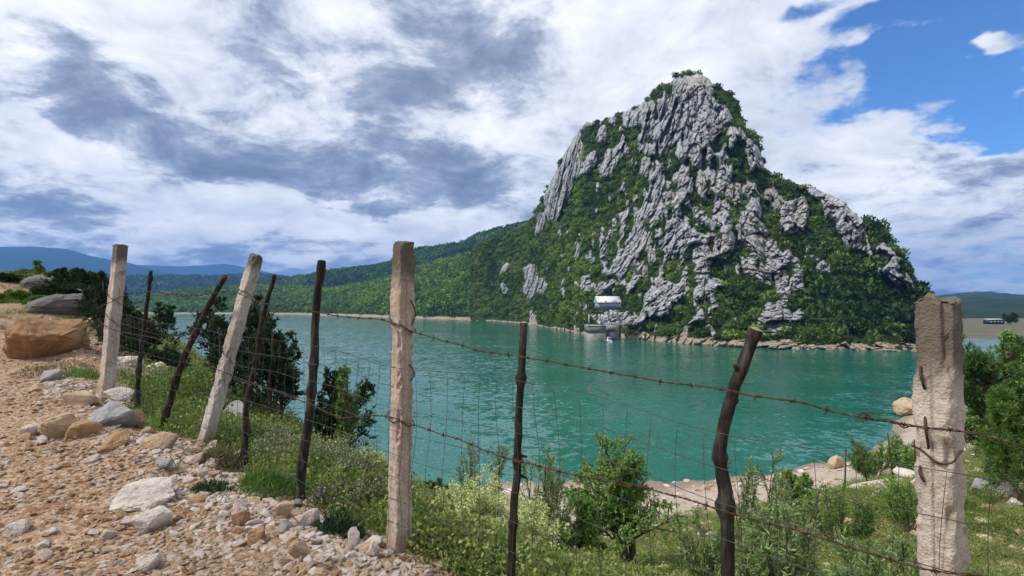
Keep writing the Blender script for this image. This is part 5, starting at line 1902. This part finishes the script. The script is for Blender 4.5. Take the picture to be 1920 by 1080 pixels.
fx = (7, .017, .013, L_pal, 'blossom', .75)
for i, (px, tp, Y, wp, lb) in enumerate([(800, 935, 4.6, 100, 'pale yellow flowering herb just right of the split post'), (858, 915, 5.0, 100, 'pale yellow flowering herb in the middle of the flower patch'),
                                         (915, 888, 5.4, 110, 'tallest pale yellow flowering herb left of the lone stake'), (985, 940, 5.0, 100, 'pale yellow flowering herb right of the lone stake'),
                                         (830, 1000, 3.9, 120, 'pale yellow flowering herb lowest at the foot of the split post'), (905, 985, 4.2, 110, 'pale yellow flowering herb at the bottom left of the lone stake'),
                                         (690, 850, 5.2, 60, 'pale flowering herb left of the split post'), (1000, 1020, 4.2, 90, 'pale yellow flowering herb at the bottom right of the lone stake')]):
    put('flowering_herb', lb, 'wild flower', px, tp, Y, wp, HRB, stemg, L_flw, 40 + i, fx, 'pale flowering herbs behind the fence')
L_wht = leafmat('white_blossom', [(.5, .5, .42), (.62, .60, .52), (.72, .70, .62)], .2)
fw = (3, .009, .008, L_wht, 'blossom', .25)
for i, (px, tp, Y, wp, lb) in enumerate([(470, 800, 5.2, 90, 'grey green herb with white blossom behind the slim stake'), (520, 810, 5.0, 90, 'whitish flowering herb left of the knobbly stake'),
                                         (610, 815, 4.9, 100, 'whitish flowering herb right of the knobbly stake'), (660, 830, 4.7, 90, 'whitish herb midway between the knobbly stake and the split post'),
                                         (640, 905, 4.1, 90, 'dry herb at the foot of the bank left of the split post'), (430, 800, 5.3, 60, 'dry herb right of the foot of the leaning post'), (700, 900, 4.0, 70, 'dry herb close to the left of the split post')]):
    put('meadow_herb', lb, 'wild flower', px, tp, Y, wp, vary(HRB, stems=26), stemg, L_dry if 'dry' in lb else L_flw, 60 + i, fw, 'meadow herbs behind the fence')
yel = plain('yellow_petals', (.80, .60, .02), .6, 0, .1)
for i, (px, py, lb) in enumerate([(529, 913, 'yellow flower right of the knobbly stake foot, leftmost of three'), (603, 941, 'yellow flower in the grass left of the split post, middle of three'), (637, 942, 'yellow flower nearest the split post, rightmost of three'), (1180, 1074, 'yellow flower at the bottom edge below the young tree')]):
    Y = 4.25 if px < 1000 else 4.4
    p = at(px, py, Y)
    g = gz(p[0], p[1])
    e = empty('yellow_flower', (p[0], p[1], g))
    m = MB()
    m.tube([(0, 0, 0), (.004, 0, (p[2] - g) * .5), (0, 0, p[2] - g)], .0015, 4)
    m.build('stem', stemg, e)
    m = MB()
    a = np.linspace(0, 6.28, 12, endpoint=False)
    m.leaves(np.repeat([[0, 0, p[2] - g]], 12, 0), np.c_[np.cos(a), np.sin(a) - .5, .5 + 0 * a], .017, .009, np.random.default_rng(i))
    m.build('petals', yel, e)
    tag(e, lb, 'flower', 'yellow flowers behind the fence')
# pines and broadleaf at the right edge
put('pine_tree', 'dark young pine behind the nearest post at the right edge', 'tree', 1852, 640, 16.2, 170, PIN, twig, L_pin, 80, None, None, ('trunk', 'crown'))
put('pine_tree', 'lighter pine lower and closer at the right edge', 'tree', 1905, 738, 13.4, 130, vary(PIN, t0=[.12, .2, .2]), twig, L_mid, 81, None, None, ('trunk', 'crown'))
put('broadleaf_tree', 'pale green leafy tree behind the pines at the right edge', 'tree', 1915, 622, 24, 120, vary(BRT, ll=.18, lw=.10, kids=[10, 7, 5]), twig, L_brt, 82, None, None, ('trunk', 'crown'))
put('broadleaf_tree', 'pale green bush between the two pines', 'tree', 1868, 700, 20, 90, vary(BRT, ll=.14, lw=.08, kids=[10, 7, 4]), twig, L_brt, 83, None, None, ('trunk', 'crown'))
# tree on the far bank
bq = np.array([(1894 - 960) / F * 320, 320, 2.3])
plant('broadleaf_tree', 'single dark tree beside the low shed on the far bank', 'tree', bq, 6.4, 6.0, vary(BRT, ll=.9, lw=.5), twig, L_jun, 84, ('trunk', 'crown'))
# thin rods of an old fence by the shore
for i, (x0, y0, x1, y1, Y, lb) in enumerate([(1583, 900, 1586, 838, 26, 'rusty rod leftmost of the old fence by the beach'), (1628, 880, 1612, 832, 27, 'rusty rod leaning left, second of the old fence by the beach'),
                                             (1676, 862, 1664, 812, 28, 'rusty rod third from the left of the old fence by the beach'), (1716, 855, 1714, 824, 29, 'rusty rod nearest the big post of the old fence by the beach')]):
    a_ = at(x0, y0, Y)
    a_[2] = gz(a_[0], a_[1]) - .1
    b_ = at(x1, y1, Y)
    m = MB()
    m.tube([np.zeros(3), (b_ - a_) * .5, b_ - a_], .035, 6)
    tag(m.build('iron_rod', rust, None, False, None, tuple(a_)), lb, 'iron rod', 'rods of the old fence by the beach')

# ================================================================== GRASS
def tuft(rng, n, h, w, spread, lean):
    m = MB()
    a = rng.random(n) * 6.28
    r = spread * np.sqrt(rng.random(n))
    b0 = np.c_[r * np.cos(a), r * np.sin(a), 0 * r]
    d = norm(np.c_[np.cos(a) * lean * rng.random(n), np.sin(a) * lean * rng.random(n), np.ones(n)] + rng.normal(0, .18, (n, 3)))
    hh = h * (.5 + .6 * rng.random(n))
    sd = norm(np.cross(d, rng.normal(size=(n, 3))))
    p1 = b0 + d * (hh * .55)[:, None]
    p2 = p1 + norm(d + np.c_[np.cos(a), np.sin(a), -.3 + 0 * a] * .5) * (hh * .5)[:, None]
    ww = w * (.7 + .6 * rng.random(n))[:, None]
    V = np.stack([b0 - sd * ww, b0 + sd * ww, p1 + sd * ww * .8, p1 - sd * ww * .8, p2], 1).reshape(-1, 3)
    k = np.arange(n)[:, None] * 5
    m.add(V, k + np.array([[0, 1, 2, 3]]), k + np.array([[3, 2, 4]]))
    return m


G_m = leafmat('grass_blades', [(.090, .165, .028), (.20, .27, .058), (.42, .38, .17)], .3, True)
tufts = [tuft(np.random.default_rng(600 + i), 26, 1.0, .016, .22, .8).mesh('grass_tuft') for i in range(5)]
herbs = [clump(np.random.default_rng(620 + i), 170, 1.0, .11).mesh('herb_clump') for i in range(4)]
for q_ in tufts + herbs:
    q_.materials.append(G_m)
rng = np.random.default_rng(5)
N = 62000
az_p = rng.uniform(-50, 50, N) * np.pi / 180
r_p = np.exp(rng.uniform(math.log(1.8), math.log(50), N))
gx_, gy_ = r_p * np.sin(az_p), r_p * np.cos(az_p)
zz_ = ground(gx_, gy_)
fsd = fence_side(gx_, gy_)
pt_ = fbm(gx_ * .45, gy_ * .45, 0 * gx_, 4, 15)
pr_ = sstep(fsd, -.05, .55) * np.clip(.75 + .9 * pt_, .05, 1)
pr_ = pr_ * sstep(zz_, 1.7, 3.2)
# grass patches on the track side: by the boulder and on the rise
trk = (fsd < .1) * (sstep(fbm(gx_ * .9, gy_ * .9, 0 * gx_, 3, 19) + .35 * sstep(-gx_, 5.5, 9) * sstep(gy_, 7, 9), .22, .5)) * (gy_ > 6.0) * (gx_ < -4.8)
pr_ = np.maximum(pr_, trk * .9)
kp = rng.random(N) < pr_
gx_, gy_, zz_, pt_, r_p, fsd = [q_[kp] for q_ in (gx_, gy_, zz_, pt_, r_p, fsd)]
n_ = len(gx_)
hb = rng.random(n_) < .30
sz_ = (.10 + .20 * rng.random(n_) ** 2) * (1 + .018 * r_p) * np.where(fsd < .1, .55, 1)
sx_ = np.where(hb, sz_ * .8, sz_)
var_ = np.where(hb, 5 + rng.integers(0, 4, n_), rng.integers(0, 5, n_))
tn = np.clip(.45 - .3 * pt_ + .24 * rng.normal(size=n_) - .28 * hb, 0, 1)
o = scatter('grass', np.c_[gx_, gy_, zz_ - .01], np.c_[sx_, sx_, np.where(hb, sz_ * .7, sz_)], np.c_[rng.normal(0, .12, n_), rng.normal(0, .12, n_), rng.random(n_) * 6.28], var_, tn, tufts + herbs)
tag(o, 'grass and low herbs on the bank and between the rocks', None, None, 'stuff')
# mossy green cushion by the crooked stake and a dark tuft among the stones
for nm, lb, px, Y, wp, hp, mt, sd_ in [('grass_cushion', 'bright green mossy cushion at the foot of the crooked stake', 322, 5.75, 120, 34, L_brt, 1), ('grass_cushion', 'grass patch in front of the rusty brown boulder', 105, 8.1, 130, 20, L_dry, 8), ('grass_cushion', 'grass patch left of the foot of the farthest left post', 158, 7.6, 70, 22, L_mid, 9), ('grass_cushion', 'green cushion of herbs left of the leaning post foot', 262, 6.0, 70, 20, L_mid, 2),
                                       ('grass_cushion', 'dark green tuft among the stones on the lip', 398, 3.95, 78, 26, L_jun, 3), ('grass_cushion', 'dark green tuft beside the upright white rock', 640, 3.35, 90, 54, L_jun, 4),
                                       ('grass_cushion', 'green tuft at the foot of the split post on its right', 850, 2.85, 70, 26, L_mid, 5), ('grass_cushion', 'green tuft below the slim stake', 500, 4.1, 100, 60, L_mid, 6), ('grass_cushion', 'green tuft left of the foot of the slim stake', 420, 4.5, 70, 46, L_dry, 7)]:
    g = gpt(px, Y)
    rg = np.random.default_rng(700 + sd_)
    n_ = 900
    a = rg.random(n_) * 6.28
    r = np.sqrt(rg.random(n_)) * wp / F * Y / 2
    x_, y_ = r * np.cos(a), r * np.sin(a)
    hh = hp / F * Y * np.sqrt(np.clip(1 - (r / (wp / F * Y / 2)) ** 2, .08, 1))
    m = MB()
    zb = ground(g[0] + x_, g[1] + y_) - g[2]
    up_ = norm(np.c_[rg.normal(0, .75, n_), rg.normal(0, .75, n_), np.ones(n_)])
    m.leaves(np.c_[x_, y_, zb + hh * rg.random(n_) * .55 - .01], up_, (hh * .55 + .012) * (.5 + .8 * rg.random(n_)), .008, rg)
    o = m.build(nm, mt, None, False, None, tuple(g))
    tag(o, lb, 'grass tuft', 'green tufts among the stones')
